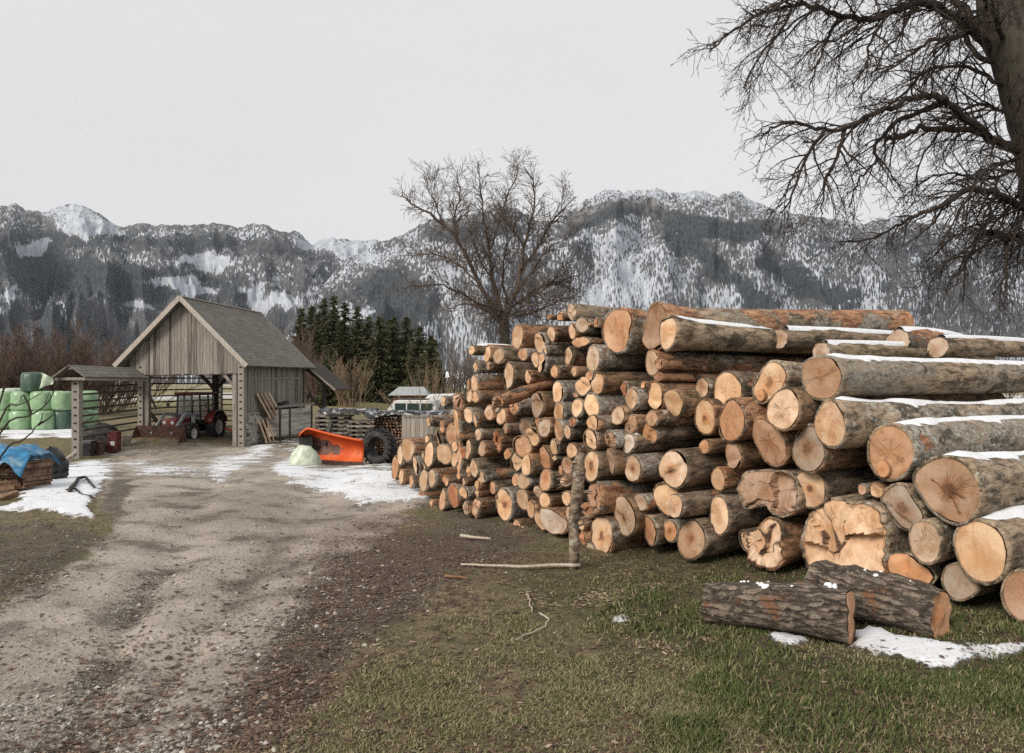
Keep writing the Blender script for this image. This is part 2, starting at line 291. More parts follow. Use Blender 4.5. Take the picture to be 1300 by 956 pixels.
sl=bpy.data.lights.new('sun','SUN'); so=bpy.data.objects.new('sun',sl); C.objects.link(so); sl.energy=SUN_E; sl.angle=math.radians(20); sl.color=(1,.91,.80)
az=math.radians(222); el=math.radians(32); sv=Vector((math.sin(az)*math.cos(el),math.cos(az)*math.cos(el),math.sin(el))); so.rotation_euler=sv.to_track_quat('Z','Y').to_euler(); so.location=(-20,-20,30)
sc.view_settings.view_transform='Standard'; sc.view_settings.look='None'; sc.view_settings.exposure=EXPO; sc.view_settings.gamma=1
sc.cycles.use_denoising=False; sc.cycles.max_bounces=6; sc.cycles.diffuse_bounces=3
# ------------------------------------------------------------------ ground
ys=np.concatenate([np.linspace(-40,2,14),np.arange(2.3,12,.05),np.arange(12,24,.12),np.arange(24,60,.4),np.geomspace(60,5200,70)])
xs1=np.concatenate([np.arange(0,7.5,.06),np.geomspace(7.6,40,60),np.geomspace(42,5200,50)]); xs=np.concatenate([-xs1[::-1][:-1],xs1])
X,Y=np.meshgrid(xs,ys); X=X.ravel();Y=Y.ravel(); Z=gz(X,Y)
yy=np.maximum(Y,.8); px=CX+F*X/yy; py=HY+F*(CZ-Z)/yy
near=ss(80,40,Y)
wob=(fbm(X*1.1,Y*1.1,3)-.5)*46; wx=px+wob; wy=py+(fbm(X*1.3,Y*1.3,9)-.5)*22
def mask(poly,soft): return np.clip(.5-sdpoly(wx,wy,poly)/soft,0,1)
road=[(120,566),(330,566),(400,585),(470,590),(530,612),(540,640),(500,672),(430,715),(400,760),(330,880),(260,990),(-700,1300),(-900,1000),(-60,805),(60,745),(130,690),(150,655),(120,630),(128,600),(150,583)]
A_grav=mask(road,34)*near
mudp=[(400,700),(540,660),(600,640),(690,680),(640,720),(560,745),(500,790),(430,860),(330,990),(200,1000),(300,860),(380,760)]
A_mud=np.maximum(mask(mudp,60),.75*mask([(-20,655),(90,660),(150,680),(60,750),(-40,800)],30))
A_mud=np.maximum(A_mud,.9*mask([(140,600),(170,604),(160,650),(125,640)],14))
A_lit=.7*np.maximum(mask([(390,690),(470,655),(560,668),(700,700),(640,735),(520,760),(420,800),(360,800)],60),.6*mask([(545,650),(700,690),(900,712),(1300,790),(1300,830),(900,740),(640,720)],30))
A_grs=mask([(640,735),(740,700),(900,700),(1060,720),(1320,770),(1600,1000),(850,1000),(760,800)],90)
snowp=[(-40,650),(15,634),(44,612),(55,597),(110,588),(142,585),(127,610),(122,625),(107,650),(74,651),(37,648)]
A_snw=mask(snowp,10)
for pl,a,so_ in (([(335,588),(380,580),(400,592),(540,590),(545,615),(532,640),(440,642),(412,624),(366,612)],.70,16),
    ([(185,585),(262,592),(258,602),(180,606),(158,596)],.62,16),([(270,580),(345,562),(360,566),(330,585),(300,600),(262,612)],.66,16),([(150,588),(190,582),(186,590),(150,596)],.7,8),
    ([(360,570),(400,560),(420,590),(370,594)],.6,14),([(1070,828),(1120,806),(1170,815),(1310,818),(1280,836),(1190,852),(1150,838)],.72,10),([(968,812),(1000,806),(1030,818),(1000,824)],.85,6),
    ([(1090,806),(1115,800),(1150,812),(1100,828)],.9,6),([(770,782),(806,784),(800,792),(775,793)],.75,5),([(-60,544),(118,543),(125,553),(-60,556)],.9,5),([(460,640),(540,625),(545,638),(450,648)],.7,8),([(320,566),(388,556),(392,563),(318,575)],.62,8)):
    A_snw=np.maximum(A_snw,a*mask(pl,so_))
A_snw=A_snw*(.80+.36*ss(.30,.5,fbm(X*1.6,Y*.9,61)));A_snw=A_snw*np.where(Y>1.5,1,0)*near
for q in (A_mud,A_lit,A_grs): q*=np.where(Y>1.5,1,0)*near
far=ss(70,140,Y); A_snw=np.maximum(A_snw,far*.55*ss(.5,.62,fbm(X/60,Y/160,5)))
# relief: wheel ruts, clods, snow thickness
rel=np.where(Y<60,(fbm(X*.9,Y*.9,21)-.5)*.09+(fbm(X*4,Y*4,33,3)-.5)*.035*(1+A_mud),0)
rut=np.exp(-((wx-(250-(wy-640)*.55))/26)**2)+np.exp(-((wx-(395-(wy-640)*.85))/34)**2); rut=np.where((Y>2)&(Y<34)&(py>575),rut,0); rel-=rut*.05*A_grav; A_mud=np.maximum(A_mud*.85,.55*rut*A_grav*ss(.35,.6,fbm(X*.8,Y*.5,88)))
sn_on=ss(.42,.62,A_snw+(fbm(X*7,Y*7,41)-.5)*.5); Zg=Z+rel*near+sn_on*.035*near
def ground_z(x,y): return float(gz(x,y))
nx=len(xs);ny=len(ys); ii=np.arange(nx*ny).reshape(ny,nx); Q=np.stack([ii[:-1,:-1].ravel(),ii[:-1,1:].ravel(),ii[1:,1:].ravel(),ii[1:,:-1].ravel()],1)
m=NT('ground'); p=m.pos(); g,mu,li,gr,sn=[m.attr(k) for k in('grav','mud','lit','grs','snw')]
n05=m.noise(p,.45,5,.6); n1=m.noise(p,1.7,6,.62); n2=m.noise(p,7,6,.65); n3=m.noise(p,34,6,.7); n4=m.noise(p,120,4,.7); vo=m.voro(p,26); vo2=m.voro(p,60)
def soft(a,n,k=.8,e=.18): return m.mr(m.ma('ADD',a,m.ma('MULTIPLY',m.ma('SUBTRACT',n,.5),k)),.5-e,.5+e)
soil=m.mix(m.mr(n2,.35,.65),(.095,.070,.047),(.27,.215,.13)); soil=m.mix(m.mr(n05,.4,.6),soil,m.mix(n3,(.10,.10,.045),(.20,.17,.09)))
peb=m.mix(m.mr(vo,.05,.4),(.62,.56,.485),(.34,.295,.245)); grav=m.mix(m.mr(m.ma('ADD',m.ma('MULTIPLY',n3,.6),m.ma('MULTIPLY',n2,.5)),.38,.68),(.28,.235,.19),peb); grav=m.mix(m.ma('MULTIPLY',m.mr(n05,.42,.62),.65),grav,m.mix(n3,(.46,.40,.335),(.70,.63,.545)))
grav=m.mix(m.ma('MULTIPLY',m.mr(m.ma('ADD',m.ma('MULTIPLY',n1,.65),m.ma('MULTIPLY',n3,.35)),.50,.60),.8),grav,m.mix(n3,(.075,.062,.05),(.17,.145,.12)))
mud=m.mix(m.mr(n3,.3,.7),(.045,.036,.029),(.17,.14,.112)); mud=m.mix(m.mr(n4,.55,.72,0,.6),mud,(.28,.25,.22))
lit=m.mix(m.mr(n3,.35,.65),(.05,.034,.027),(.19,.12,.088)); lit=m.mix(m.mr(vo2,.0,.25,.5,0),lit,(.27,.19,.14))
grs=m.mix(m.mr(n2,.3,.7),(.055,.045,.027),(.135,.115,.058))
k=m.mix(soft(g,m.ma('ADD',m.ma('MULTIPLY',n1,.5),m.ma('MULTIPLY',n2,.5)),1.8),soil,grav); k=m.mix(m.ma('MULTIPLY',soft(gr,n1),.85),k,grs); k=m.mix(m.ma('MULTIPLY',soft(mu,m.ma('ADD',m.ma('MULTIPLY',n1,.5),m.ma('MULTIPLY',n3,.5)),2.0),.85),k,mud); k=m.mix(m.ma('MULTIPLY',soft(li,m.ma('ADD',m.ma('MULTIPLY',n1,.4),m.ma('MULTIPLY',n3,.6)),2.2),.6),k,lit)
yfar=m.mr(m.xyz(p)[1],60,110); k=m.mix(yfar,k,m.mix(m.mr(m.noise(m.map(p,(.03,.01,1)),1,4),.35,.65),(.19,.165,.075),(.27,.235,.13)))
sd=soft(sn,m.ma('ADD',m.ma('MULTIPLY',n2,.5),m.ma('ADD',m.ma('MULTIPLY',n3,.3),m.ma('MULTIPLY',n1,.2))),2.9,.09)
dirt=m.mr(m.ma('ADD',m.ma('MULTIPLY',n2,.5),m.ma('MULTIPLY',n3,.5)),.47,.62); k2=m.mix(m.ma('MULTIPLY',dirt,m.mr(sn,.98,.6)),(.74,.765,.80),(.42,.385,.35))
k=m.mix(sd,k,k2)
h=m.ma('ADD',m.ma('MULTIPLY',n3,.55),m.ma('ADD',m.ma('MULTIPLY',n2,.8),m.ma('MULTIPLY',vo,-.25))); h=m.ma('ADD',h,m.ma('MULTIPLY',n4,.22)); h=m.ma('MULTIPLY',h,m.ma('SUBTRACT',1.,m.ma('MULTIPLY',sd,.7)))
m.col(k).bump(h,.9,.06); m.rough(.9)
gnd=npmesh('ground',np.stack([X,Y,Zg],1),Q,m.m,dict(grav=A_grav,mud=A_mud,lit=A_lit,grs=A_grs,snw=A_snw),smooth=True); gnd['kind']='structure'
# sampler of the masks for scattering
G2=lambda A: A.reshape(ny,nx)
def samp(A,x,y):
    i=np.clip(np.searchsorted(ys,y)-1,0,ny-2); j=np.clip(np.searchsorted(xs,x)-1,0,nx-2)
    fy=(y-ys[i])/(ys[i+1]-ys[i]); fx=(x-xs[j])/(xs[j+1]-xs[j]); B=G2(A)
    return (B[i,j]*(1-fx)+B[i,j+1]*fx)*(1-fy)+(B[i+1,j]*(1-fx)+B[i+1,j+1]*fx)*fy
def scatter(n,d0,d1,wmask,seed):
    r=np.random.RandomState(seed); d=1/np.sqrt(r.uniform(1/d1**2,1/d0**2,n)); x=r.uniform(-.86,.98,n)*d
    keep=r.uniform(0,1,n)<wmask(x,d); return x[keep],d[keep],r
# gravel stones
x,y,r=scatter(200000,3.6,19,lambda x,y: np.clip(samp(A_grav,x,y)*.55+samp(A_mud,x,y)*.45,0,1)*(1-samp(A_snw,x,y))*(.25+1.1*ss(.42,.62,fbm(x*1.7,y*1.7,77))),1)
n=len(x); s=.0045*(1+r.pareto(2.9,n)); s=np.minimum(s,.026); z=samp(Zg,x,y)
ov=np.array([(1,0,0),(-.6,.8,0),(-.6,-.8,0),(.1,.2,.75),(.0,0,-.5),(.45,.75,.25)]); of=np.array([(0,5,3),(5,1,3),(1,2,3),(2,0,3),(0,4,5),(1,4,2)])
th=r.uniform(0,2*PI,n); V=ov[None]*r.uniform(.7,1.3,(n,6,1)); cx_,sx_=np.cos(th)[:,None],np.sin(th)[:,None]
V=np.stack([V[...,0]*cx_-V[...,1]*sx_,V[...,0]*sx_+V[...,1]*cx_,V[...,2]*.8],2)*s[:,None,None]; V[...,0]+=x[:,None];V[...,1]+=y[:,None];V[...,2]+=(z+s*.15)[:,None]
o=npmesh('gravel_stones',V.reshape(-1,3),(of[None]+6*np.arange(n)[:,None,None]).reshape(-1,3),M['gravel'],dict(rnd=np.repeat(np.clip(r.normal(.5,.24,n),0,1),6))); o['kind']='stuff'; o['label']='loose gravel stones on the farm track'; o['category']='gravel'
A_saw=np.where(Y>1.5,np.maximum.reduce([mask(q_,14) for q_ in ([(700,762),(760,747),(860,738),(850,752),(770,768)],[(770,776),(822,780),(800,796)],[(880,788),(960,800),(900,816)],[(655,745),(700,752),(690,765)],[(830,815),(880,822),(860,832)])]),0)
# bark chips and leaf litter
x,y,r=scatter(210000,3.6,13,lambda x,y: np.clip(samp(A_lit,x,y)*.65*(.3+1.2*ss(.4,.6,fbm(x*2,y*2,19)))+samp(A_mud,x,y)*.4+.10-.06*samp(A_grav,x,y)+1.0*samp(A_saw,x,y),0,1)*(1-samp(A_snw,x,y)),2)
n=len(x); L_=np.minimum(r.gamma(2.,.0042,n)+.003,.03); W_=L_*r.uniform(.2,.6,n); th=r.uniform(0,2*PI,n); z=samp(Zg,x,y)+.006
qd=np.array([(-1,-1,0),(1,-.8,.2),(1.1,.9,0),(-.9,1,.25)]); V=qd[None]*np.stack([L_,W_,L_*r.uniform(0,1.0,n)],1)[:,None,:]
cx_,sx_=np.cos(th)[:,None],np.sin(th)[:,None]; V=np.stack([V[...,0]*cx_-V[...,1]*sx_+x[:,None],V[...,0]*sx_+V[...,1]*cx_+y[:,None],V[...,2]+z[:,None]],2)
o=npmesh('bark_litter',V.reshape(-1,3),(np.arange(4)[None]+4*np.arange(n)[:,None]),M['chips'],dict(rnd=np.repeat(np.where((samp(A_saw,x,y)>.3)&(r.uniform(0,1,n)<.7),r.uniform(.82,1,n),r.beta(2,2.2,n)),4))); o['kind']='stuff'; o['label']='bark chips and leaf litter in front of the log pile'; o['category']='litter'
# grass
def gmask(x,y): 
    dry=(1-samp(A_grav,x,y))*(1-samp(A_mud,x,y))*(.25+.5*ss(.4,.6,fbm(x*1.3,y*1.3,55)))
    return np.clip(np.maximum(samp(A_grs,x,y),dry)*(1-np.clip(samp(A_snw,x,y)*1.6,0,1))*(1-.6*samp(A_lit,x,y)),0,1)
x,y,r=scatter(560000,3.6,13,gmask,3)
n=len(x); pat=fbm(x*2.6,y*2.6,101,3); kp=r.uniform(0,1,n)<np.clip(ss(.38,.62,pat)*.95+.20,0,1); x,y=x[kp],y[kp]; n=len(x); gg=samp(A_grs,x,y)*ss(.40,.56,fbm(x*1.3+5,y*1.3,91)+.02+.10*ss(1.2,2.6,x*.45+(y-4.5)*.45)); Hh=r.uniform(.008,.023,n)*(1+1.05*gg)*(.55+.9*fbm(x*2.2,y*2.2,71)); th=r.uniform(0,2*PI,n); wd=r.uniform(.0015,.0035,n)*(1+y/14); z=samp(Zg,x,y)-.004; ln=r.uniform(.3,2.4,n)*Hh*(1-.4*gg)
dx,dy=np.cos(th),np.sin(th)
V=np.zeros((n,5,3)); b=np.stack([x,y,z],1); sdv=np.stack([-dy*wd,dx*wd,0*wd],1); m1=b+np.stack([dx*ln*.35,dy*ln*.35,Hh*.6],1); tp=b+np.stack([dx*ln,dy*ln,Hh],1)
V[:,0]=b-sdv;V[:,1]=b+sdv;V[:,2]=m1+sdv*.8;V[:,3]=m1-sdv*.8;V[:,4]=tp
T=np.array([(0,1,2),(0,2,3),(3,2,4)]); rn=np.clip(np.where(r.uniform(0,1,n)<.10+gg*.62,r.uniform(.0,.5,n),np.clip(r.beta(1.6,2.2,n)*.5+.48,.5,1)),0,1)
o=npmesh('grass',V.reshape(-1,3),(T[None]+5*np.arange(n)[:,None,None]).reshape(-1,3),M['grass'],dict(rnd=np.repeat(rn,5))); o['kind']='stuff'; o['label']='short green and dry grass in front of the log pile'; o['category']='grass'
# ------------------------------------------------------------------ mountains
def mountain(name,prof,Dr,Df,base,forest,seed,snowline,BASEC,res=620,dep=150,px0=None,px1=None):
    pxs=np.linspace(px0,px1,res); ry=np.interp(pxs,[a for a,b in prof],[b for a,b in prof])
    tt=np.concatenate([np.linspace(0,1,dep),1+np.array([.03,.08,.16,.3])])
    PX,TT=np.meshgrid(pxs,tt); D=Df+(Dr-Df)*TT; X=(PX-CX)/F*D
    Hr=(HY-np.interp(PX,pxs,ry))/F*Dr
    sh=np.where(TT<=1,.30*TT+.70*TT**1.7,1-(TT-1)*2.2)
    lat=PX/1000*Dr; ri=1-np.abs(2*fbm(lat/520+.6*fbm(lat/700,D/700,seed+4),D/1500,seed,5)-1); ri2=1-np.abs(2*fbm(lat/170,D/1300,seed+8,4)-1)
    am=np.sin(np.clip(TT,0,1)*PI)**.8
    Zm=Hr*(sh+am*((ri-.62)*.46+(ri2-.6)*.16))+base*(1-np.clip(TT,0,1)); fine=(fbm(PX/8,D/1400,seed+3,4)-.5)*Dr*.0042
    jag=(1-np.abs(2*fbm(PX/11,D/900,seed+31,4)-1)-.62)*Dr*.0042*ss(.8,1.,TT)*(TT<=1.01)
    Zm=Zm+CZ*TT+fine*np.clip(TT*3,0,1)+jag
    PY=HY-F*(Zm-CZ)/D
    fo=np.zeros_like(PX)
    wxx=PX+(fbm(PX/26,PY/16,seed+11)-.5)*46; wyy=PY+(fbm(PX/22,PY/14,seed+12)-.5)*26
    for poly,v,so_ in forest: fo+=v*np.clip(.5-sdpoly(wxx,wyy,poly)/(so_*1.2),0,1)
    nx,ny=PX.shape[1],PX.shape[0]; ii=np.arange(nx*ny).reshape(ny,nx); Qm=np.stack([ii[:-1,:-1].ravel(),ii[:-1,1:].ravel(),ii[1:,1:].ravel(),ii[1:,:-1].ravel()],1)
    o=npmesh(name,np.stack([X.ravel(),D.ravel(),Zm.ravel()],1),Qm,None,dict(forest=fo.ravel(),alt=(Zm/(.26*Dr)).ravel(),along=lat.ravel()),smooth=True); o['kind']='structure'
    m=NT(name+'_cover'); p=m.pos(); fo_=m.attr('forest'); al=m.attr('alt'); S=Dr/3000.
    uv=m.comb(m.attr('along'),0.0,m.xyz(p)[2]); pv=m.map(uv,(1,1,.40)); t1=m.noise(pv,.125/S,4,.68); t2=m.noise(m.map(uv,(1,1,.8)),.011/S,5,.6); t3=m.noise(m.map(uv,(1,1,1.3)),.0032/S,3,.5); vt=m.voro(pv,.15/S); rock=m.noise(m.map(uv,(1,1,.45)),.05/S,5,.7)
    cov=m.ma('ADD',m.ma('ADD',BASEC,m.ma('MULTIPLY',m.ma('SUBTRACT',t2,.5),1.15)),m.ma('ADD',m.ma('MULTIPLY',m.ma('SUBTRACT',t3,.5),.8),m.ma('MULTIPLY',fo_,.55)))
    cov=m.ma('SUBTRACT',cov,m.mr(al,snowline,snowline+.35,0,.26))
    tn=m.ma('ADD',m.ma('MULTIPLY',m.mr(t1,.32,.68,0,1,False),.55),m.ma('MULTIPLY',m.ma('SUBTRACT',1.,m.mr(vt,.1,.75,0,1,False)),.45))
    tr=m.mr(m.ma('ADD',tn,cov),.90,1.10); con=m.mr(m.ma('ADD',m.ma('MULTIPLY',fo_,.5),m.noise(p,.006/S,3,.55)),.50,.70)
    brown=m.mix(m.mr(t1,.3,.7),(.050,.052,.058),(.115,.115,.120)); dark=m.mix(m.mr(t1,.35,.65),(.020,.026,.032),(.060,.067,.074))
    trees=m.mix(con,brown,dark); crag=m.mix(m.mr(rock,.40,.62),(.040,.040,.043),(.20,.195,.19)); trees=m.mix(m.mr(al,.62,.80),trees,crag)
    sn=m.mix(m.mr(rock,.38,.66),(.31,.34,.385),(.50,.53,.575))
    m.col(m.mix(tr,sn,trees)).bump(t1,.35,4*S); m.rough(.95); o.data.materials.append(m.m); return o
mountain('left_mountain_range',[(-420,285),(-200,268),(-60,275),(0,262),(18,258),(35,266),(55,271),(70,266),(84,260),(96,258),(108,263),(122,270),(144,284),(159,288),(180,285),(215,288),(258,286),(273,283),(285,286),(299,290),(315,286),(329,286),(340,289),(354,297),(365,295),(375,294),(386,301),(397,311),(406,305),(417,302),(443,305),(480,306),(600,300),(760,320)],4300,1500,-60,
  [([(-20,320),(60,322),(130,335),(210,342),(215,366),(150,372),(80,368),(-20,365)],.9,20),([(150,345),(235,338),(300,350),(310,380),(240,385),(175,385)],.6,16),([(165,350),(215,345),(270,360),(272,374),(240,376),(205,366)],-2.2,9),([(295,364),(330,368),(372,390),(340,394),(315,385)],-1.8,9),([(28,308),(62,306),(64,322),(36,324)],-1.5,8),([(225,328),(280,330),(285,344),(240,340)],-1.6,8),([(-20,288),(100,300),(160,300),(270,300),(420,330),(420,322),(350,320),(200,318),(-20,312)],.45,14),
   ([(0,345),(30,346),(35,372),(0,378)],-.9,9),([(60,268),(96,256),(145,286),(150,300),(90,296)],-.9,8),([(380,300),(480,300),(460,335),(420,325)],-.9,10),([(160,386),(175,384),(188,394),(168,396)],-1.7,5),([(-20,390),(80,380),(180,400),(380,400),(420,470),(-20,470)],.35,30)],5,.74,.73,px0=-420,px1=760)
mountain('right_mountain',[(330,440),(360,415),(395,385),(420,350),(441,330),(470,315),(492,305),(516,297),(530,287),(543,280),(577,276),(595,272),(611,266),(622,262),(634,261),(645,263),(658,266),(680,280),(700,281),(712,278),(728,266),(746,253),(758,246),(769,242),(790,243),(815,242),(838,240),(850,244),(866,246),(885,243),(898,246),(912,250),(926,245),(938,244),(948,252),(958,258),(975,264),(986,268),(1015,273),(1046,277),(1075,282),(1097,286),(1108,280),(1118,276),(1135,279),(1161,283),(1208,287),(1254,290),(1300,294),(1400,285),(1560,300),(1750,290)],2700,1000,-40,
  [([(720,275),(770,258),(830,262),(880,280),(950,280),(1000,285),(960,296),(890,300),(850,288),(815,272),(770,282),(720,295)],1.3,12),([(835,275),(850,285),(900,330),(960,370),(985,395),(965,398),(910,350),(850,305)],.9,12),([(900,330),(908,322),(912,345),(905,352)],1.0,6),([(950,300),(1000,330),(1080,380),(1060,392),(980,350)],.7,12),
   ([(545,285),(600,275),(640,268),(680,285),(640,300),(560,310)],.6,14),([(390,400),(470,350),(520,345),(560,380),(540,420),(420,440)],.75,25),([(415,395),(450,376),(478,396),(460,412)],-1.2,10),([(1020,290),(1300,296),(1300,420),(1150,400)],.15,30),([(760,300),(840,300),(930,390),(740,395)],-.25,30),([(440,335),(500,305),(515,330),(470,345)],-.4,12)],23,.72,.66,res=760,px0=330,px1=1750)

# ------------------------------------------------------------------ air: the far ranges fade towards the pale sky
bm=MB(); bm.box((0,2300,540),(5300,2950,545)); hz=bm.build('haze',None); hz['kind']='stuff'; m=bpy.data.materials.new('air'); m.use_nodes=True; t=m.node_tree; t.nodes.remove(t.nodes['Principled BSDF'])
vp=t.nodes.new('ShaderNodeVolumePrincipled'); vp.inputs['Color'].default_value=(.80,.87,.97,1); vp.inputs['Density'].default_value=HAZE; t.links.new(vp.outputs[0],t.nodes['Material Output'].inputs['Volume']); hz.data.materials.append(m)
# ------------------------------------------------------------------ the log pile
AX=math.radians(56); sA,cA=math.sin(AX),math.cos(AX)
ZONES=dict(A=(490,500,8.1),B=(490,580,8.1),C=(570,400,8.1),D=(600,480,8.1),E=(600,580,8.1),F=(700,370,8.1),G=(720,470,8.1),H=(720,570,6.4625),I=(860,450,6.5),J=(860,570,6.5),K=(1020,440,6.5),L=(1000,560,4.157))
# zone x y rx ry tone+flags (p pale o orange b brown g grey r red w snowy; t torn, s slanted cut, h dark heart, n snow on top, k peeled) [length] | landmark
LOGS='''A 590 80 25 50 p
A 745 130 55 130 ot |the torn forked stub at far left
A 440 275 15 55 p |the slim greyish log sticking out furthest left
A 575 340 25 60 o
A 685 420 40 105 bs
A 752 285 32 60 p
A 845 220 35 82 p
A 920 275 38 82 ps
A 1063 195 32 75 p
A 1182 230 45 80 p
A 1228 360 38 55 p
A 545 460 35 80 ps
A 425 460 17 45 p
A 745 440 18 95 p
A 948 415 26 60 p
A 710 540 28 55 p
A 222 570 52 110 p |the big pale log topping the pile's low left end
A 440 630 35 130 p |the tall narrow pale log of the left end
A 395 695 25 90 p
A 148 635 28 90 p
A 95 760 40 125 o |the leftmost tall log at the pile's foot
A 310 740 32 95 p
A 608 620 48 103 p |the round pale log with one slanting crack
A 708 665 37 80 p
A 795 605 32 60 r
A 848 575 36 105 p
A 990 565 28 80 o
A 1150 480 55 130 rth |the dark hollow red-rimmed log
A 1252 617 32 55 o
A 160 855 22 75 p
A 260 900 25 65 p
A 388 890 38 115 p
A 475 870 37 90 p
A 615 895 25 55 o
A 745 845 42 82 o |the orange oval log with a long shaded neighbour
A 803 905 18 42 p
A 905 770 40 95 p |the twin pale ends where a long slim log juts forward
A 975 850 42 68 p
A 850 800 15 55 o
B 940 290 30 50 p
B 942 375 17 40 p
B 1095 315 37 68 o
B 800 365 37 65 p |the pale notched heart-shaped end
B 580 440 48 105 o |the rusty orange log low on the left
B 690 400 42 135 rs |the long pointed red end low left
B 465 485 18 45 p
B 485 600 48 85 o |the lone bottom log at the pile's front left corner
B 350 400 12 65 b
B 825 525 42 62 g
B 925 520 50 125 ot |the split end with a slanting red slab
B 1215 490 80 160 ph |the half-rotten log with a black hollow
B 1130 400 12 30 p
C 235 365 22 50 pn |the snow-covered log at the pile's top left
C 393 395 32 85 p
C 510 420 35 80 ps
C 705 225 25 125 p |the tall end under the bare tree trunk
C 760 405 60 66 o
C 935 290 44 100 p |the large pale pair below the top left ridge
C 995 360 18 42 p
C 1055 190 30 82 p
C 888 455 32 85 p
C 955 490 27 95 p
C 1080 580 35 62 o
C 1285 580 30 55 p
C 275 530 25 60 p
C 405 520 22 40 b
C 610 625 65 135 p |the big upright oval log of the upper left
C 812 637 35 68 p
C 262 700 25 82 p
C 203 720 25 55 o
C 210 825 30 78 p
C 272 840 30 65 p
D 240 262 42 85 pt |the jagged pale end under the leaning pole
C 1030 20 25 25 o 2.2
C 1145 20 25 40 o 2.2
D 425 295 50 80 ot
D 670 275 60 140 gk |the bulky log with bark peeling at its rim
D 880 140 57 112 p |the pale log with a dark pith hole
D 1060 172 30 28 r
D 1140 80 72 98 p
D 890 355 50 105 p
D 1073 305 58 100 p
D 1225 280 75 120 p |the broad smooth pale end in the middle of the pile
D 548 515 45 100 os
D 625 608 45 97 p
D 670 450 25 55 o
D 740 510 60 95 g |the mouldy end with white flecks
D 885 540 60 110 o
D 978 552 38 80 p
D 1235 462 55 85 p
D 1210 630 60 115 p
D 1030 450 42 45 rt |the short red split wedge
D 505 700 65 115 os |the squarish tilted orange end
D 450 860 55 95 p
D 555 900 47 105 p
D 758 815 42 115 o
D 840 710 48 78 p
D 845 825 30 25 p
D 1020 750 47 80 p
D 975 900 57 85 o
D 905 950 18 45 o
E 445 235 40 65 o
E 525 250 48 80 p
E 745 240 55 118 o |the smooth oval end left of the stake's top
E 672 355 37 57 p
E 742 445 45 85 p
E 515 435 60 110 p
E 598 540 42 83 p
E 697 655 57 100 p |the clean pale oval low beside the slanting cut
E 835 660 85 140 gs |the big slanting bark-smeared cut
E 455 705 30 60 o
E 515 765 52 52 g
E 965 430 62 90 p |the cracked end behind the stake's frayed splinters
E 960 250 65 60 pt
E 990 580 20 75 p
E 730 890 50 72 g 1.7 |the loose grey log lying on the grass
E 1040 205 20 30 o
E 1120 690 20 70 p
E 1130 840 35 70 r
F 215 215 42 90 pt 2.4 |the crooked grey log on the top left ridge
F 92 250 27 52 p
F 320 343 52 80 p
F 458 320 20 50 o
F 387 332 22 22 p
F 210 405 30 85 p
F 300 520 82 52 oe |the flat sideways orange oval
F 675 410 155 250 o |the huge orange-stained oval near the top
F 180 660 42 92 p
F 430 690 68 140 g |the grey-faced oval under the huge orange one
F 28 825 35 62 o
F 1055 355 110 255 bL |the longest reddish log on the very top
F 1195 440 95 185 pLn |the splintered pale end on the mossy white log
F 1040 740 65 140 p
F 1100 740 38 60 bk
G 930 70 32 42 bk
G 235 55 45 55 o
G 312 137 62 110 p
G 585 185 40 80 r
G 660 295 82 130 p |the lumpy forked pale end
G 783 150 25 42 o
G 908 268 78 140 p
G 1095 335 100 132 p |the rough round end with a red bark rim
G 525 465 78 98 p
G 665 560 80 105 ot |the split orange end with a dark gap
G 870 495 85 80 p
G 850 650 75 112 o |the knobbly end of the smooth grey log
G 450 715 90 95 bt |the brown frayed stub right of the stake's top
G 632 750 65 98 w |the snow-white end
H 197 147 60 130 ph |the end with a rusty ring right beside the stake
H 360 110 58 105 bs
H 540 160 68 118 ph |the end with a dark brown inner ring
H 880 165 110 158 ph |the big pale end with a round rotten heart
H 225 400 75 125 bt |the peeled brown butt behind the stake
H 165 505 45 65 bt
H 467 552 97 172 ph |the large leaning oval with a brown streak
H 605 440 55 72 g
H 280 705 90 160 ph |the large bottom oval right of the stake
H 675 665 65 135 o
H 848 670 60 92 oh
H 820 410 95 150 p
H 890 463 62 105 p
H 178 832 45 70 g 1.6
I 208 280 63 85 p
I 418 300 102 150 p
I 225 520 95 150 ph |the oval with a black split through it
I 450 540 120 182 o |the big bright orange end
I 760 230 145 190 phL |the big red-hearted end with a knot
I 885 455 122 175 p
I 760 720 138 210 b |the big brown face with white scratches
I 460 835 60 112 o
I 222 760 45 60 o
I 1078 780 152 178 gh |the pale end smudged black on its right
J 335 250 65 98 p
J 760 360 235 190 btL |the torn two-lobed end
J 1090 330 130 160 ph
J 345 560 85 160 p
J 120 740 100 168 oh |the round end low above the grass
J 560 755 50 95 p
J 725 770 130 215 pt |the broken block beneath the torn two-lobed end
K 155 255 130 190 osLn |the dry orange end of the long upper right log
K 220 640 138 190 pLn |the pale curled end of the upper right log with snow
K 715 871 195 240 oLn |the big orange-brown end with a cut knot
L 840 258 190 182 ohLn |the huge orange end with a star crack
L 605 352 120 133 ghL |the grey-rimmed end with a dark pit
L 722 530 90 115 pL
L 1022 577 147 158 pLn |the big round pale end at the right
L 905 745 95 102 gL
L 1240 825 72 135 bL |the brown end cut off by the right edge
L 635 655 138 70 oeL |the slanting flat-cut end
L 290 515 210 215 ptL |the massive broken stump end
L 466 262 37 42 p
L 393 255 25 32 o'''
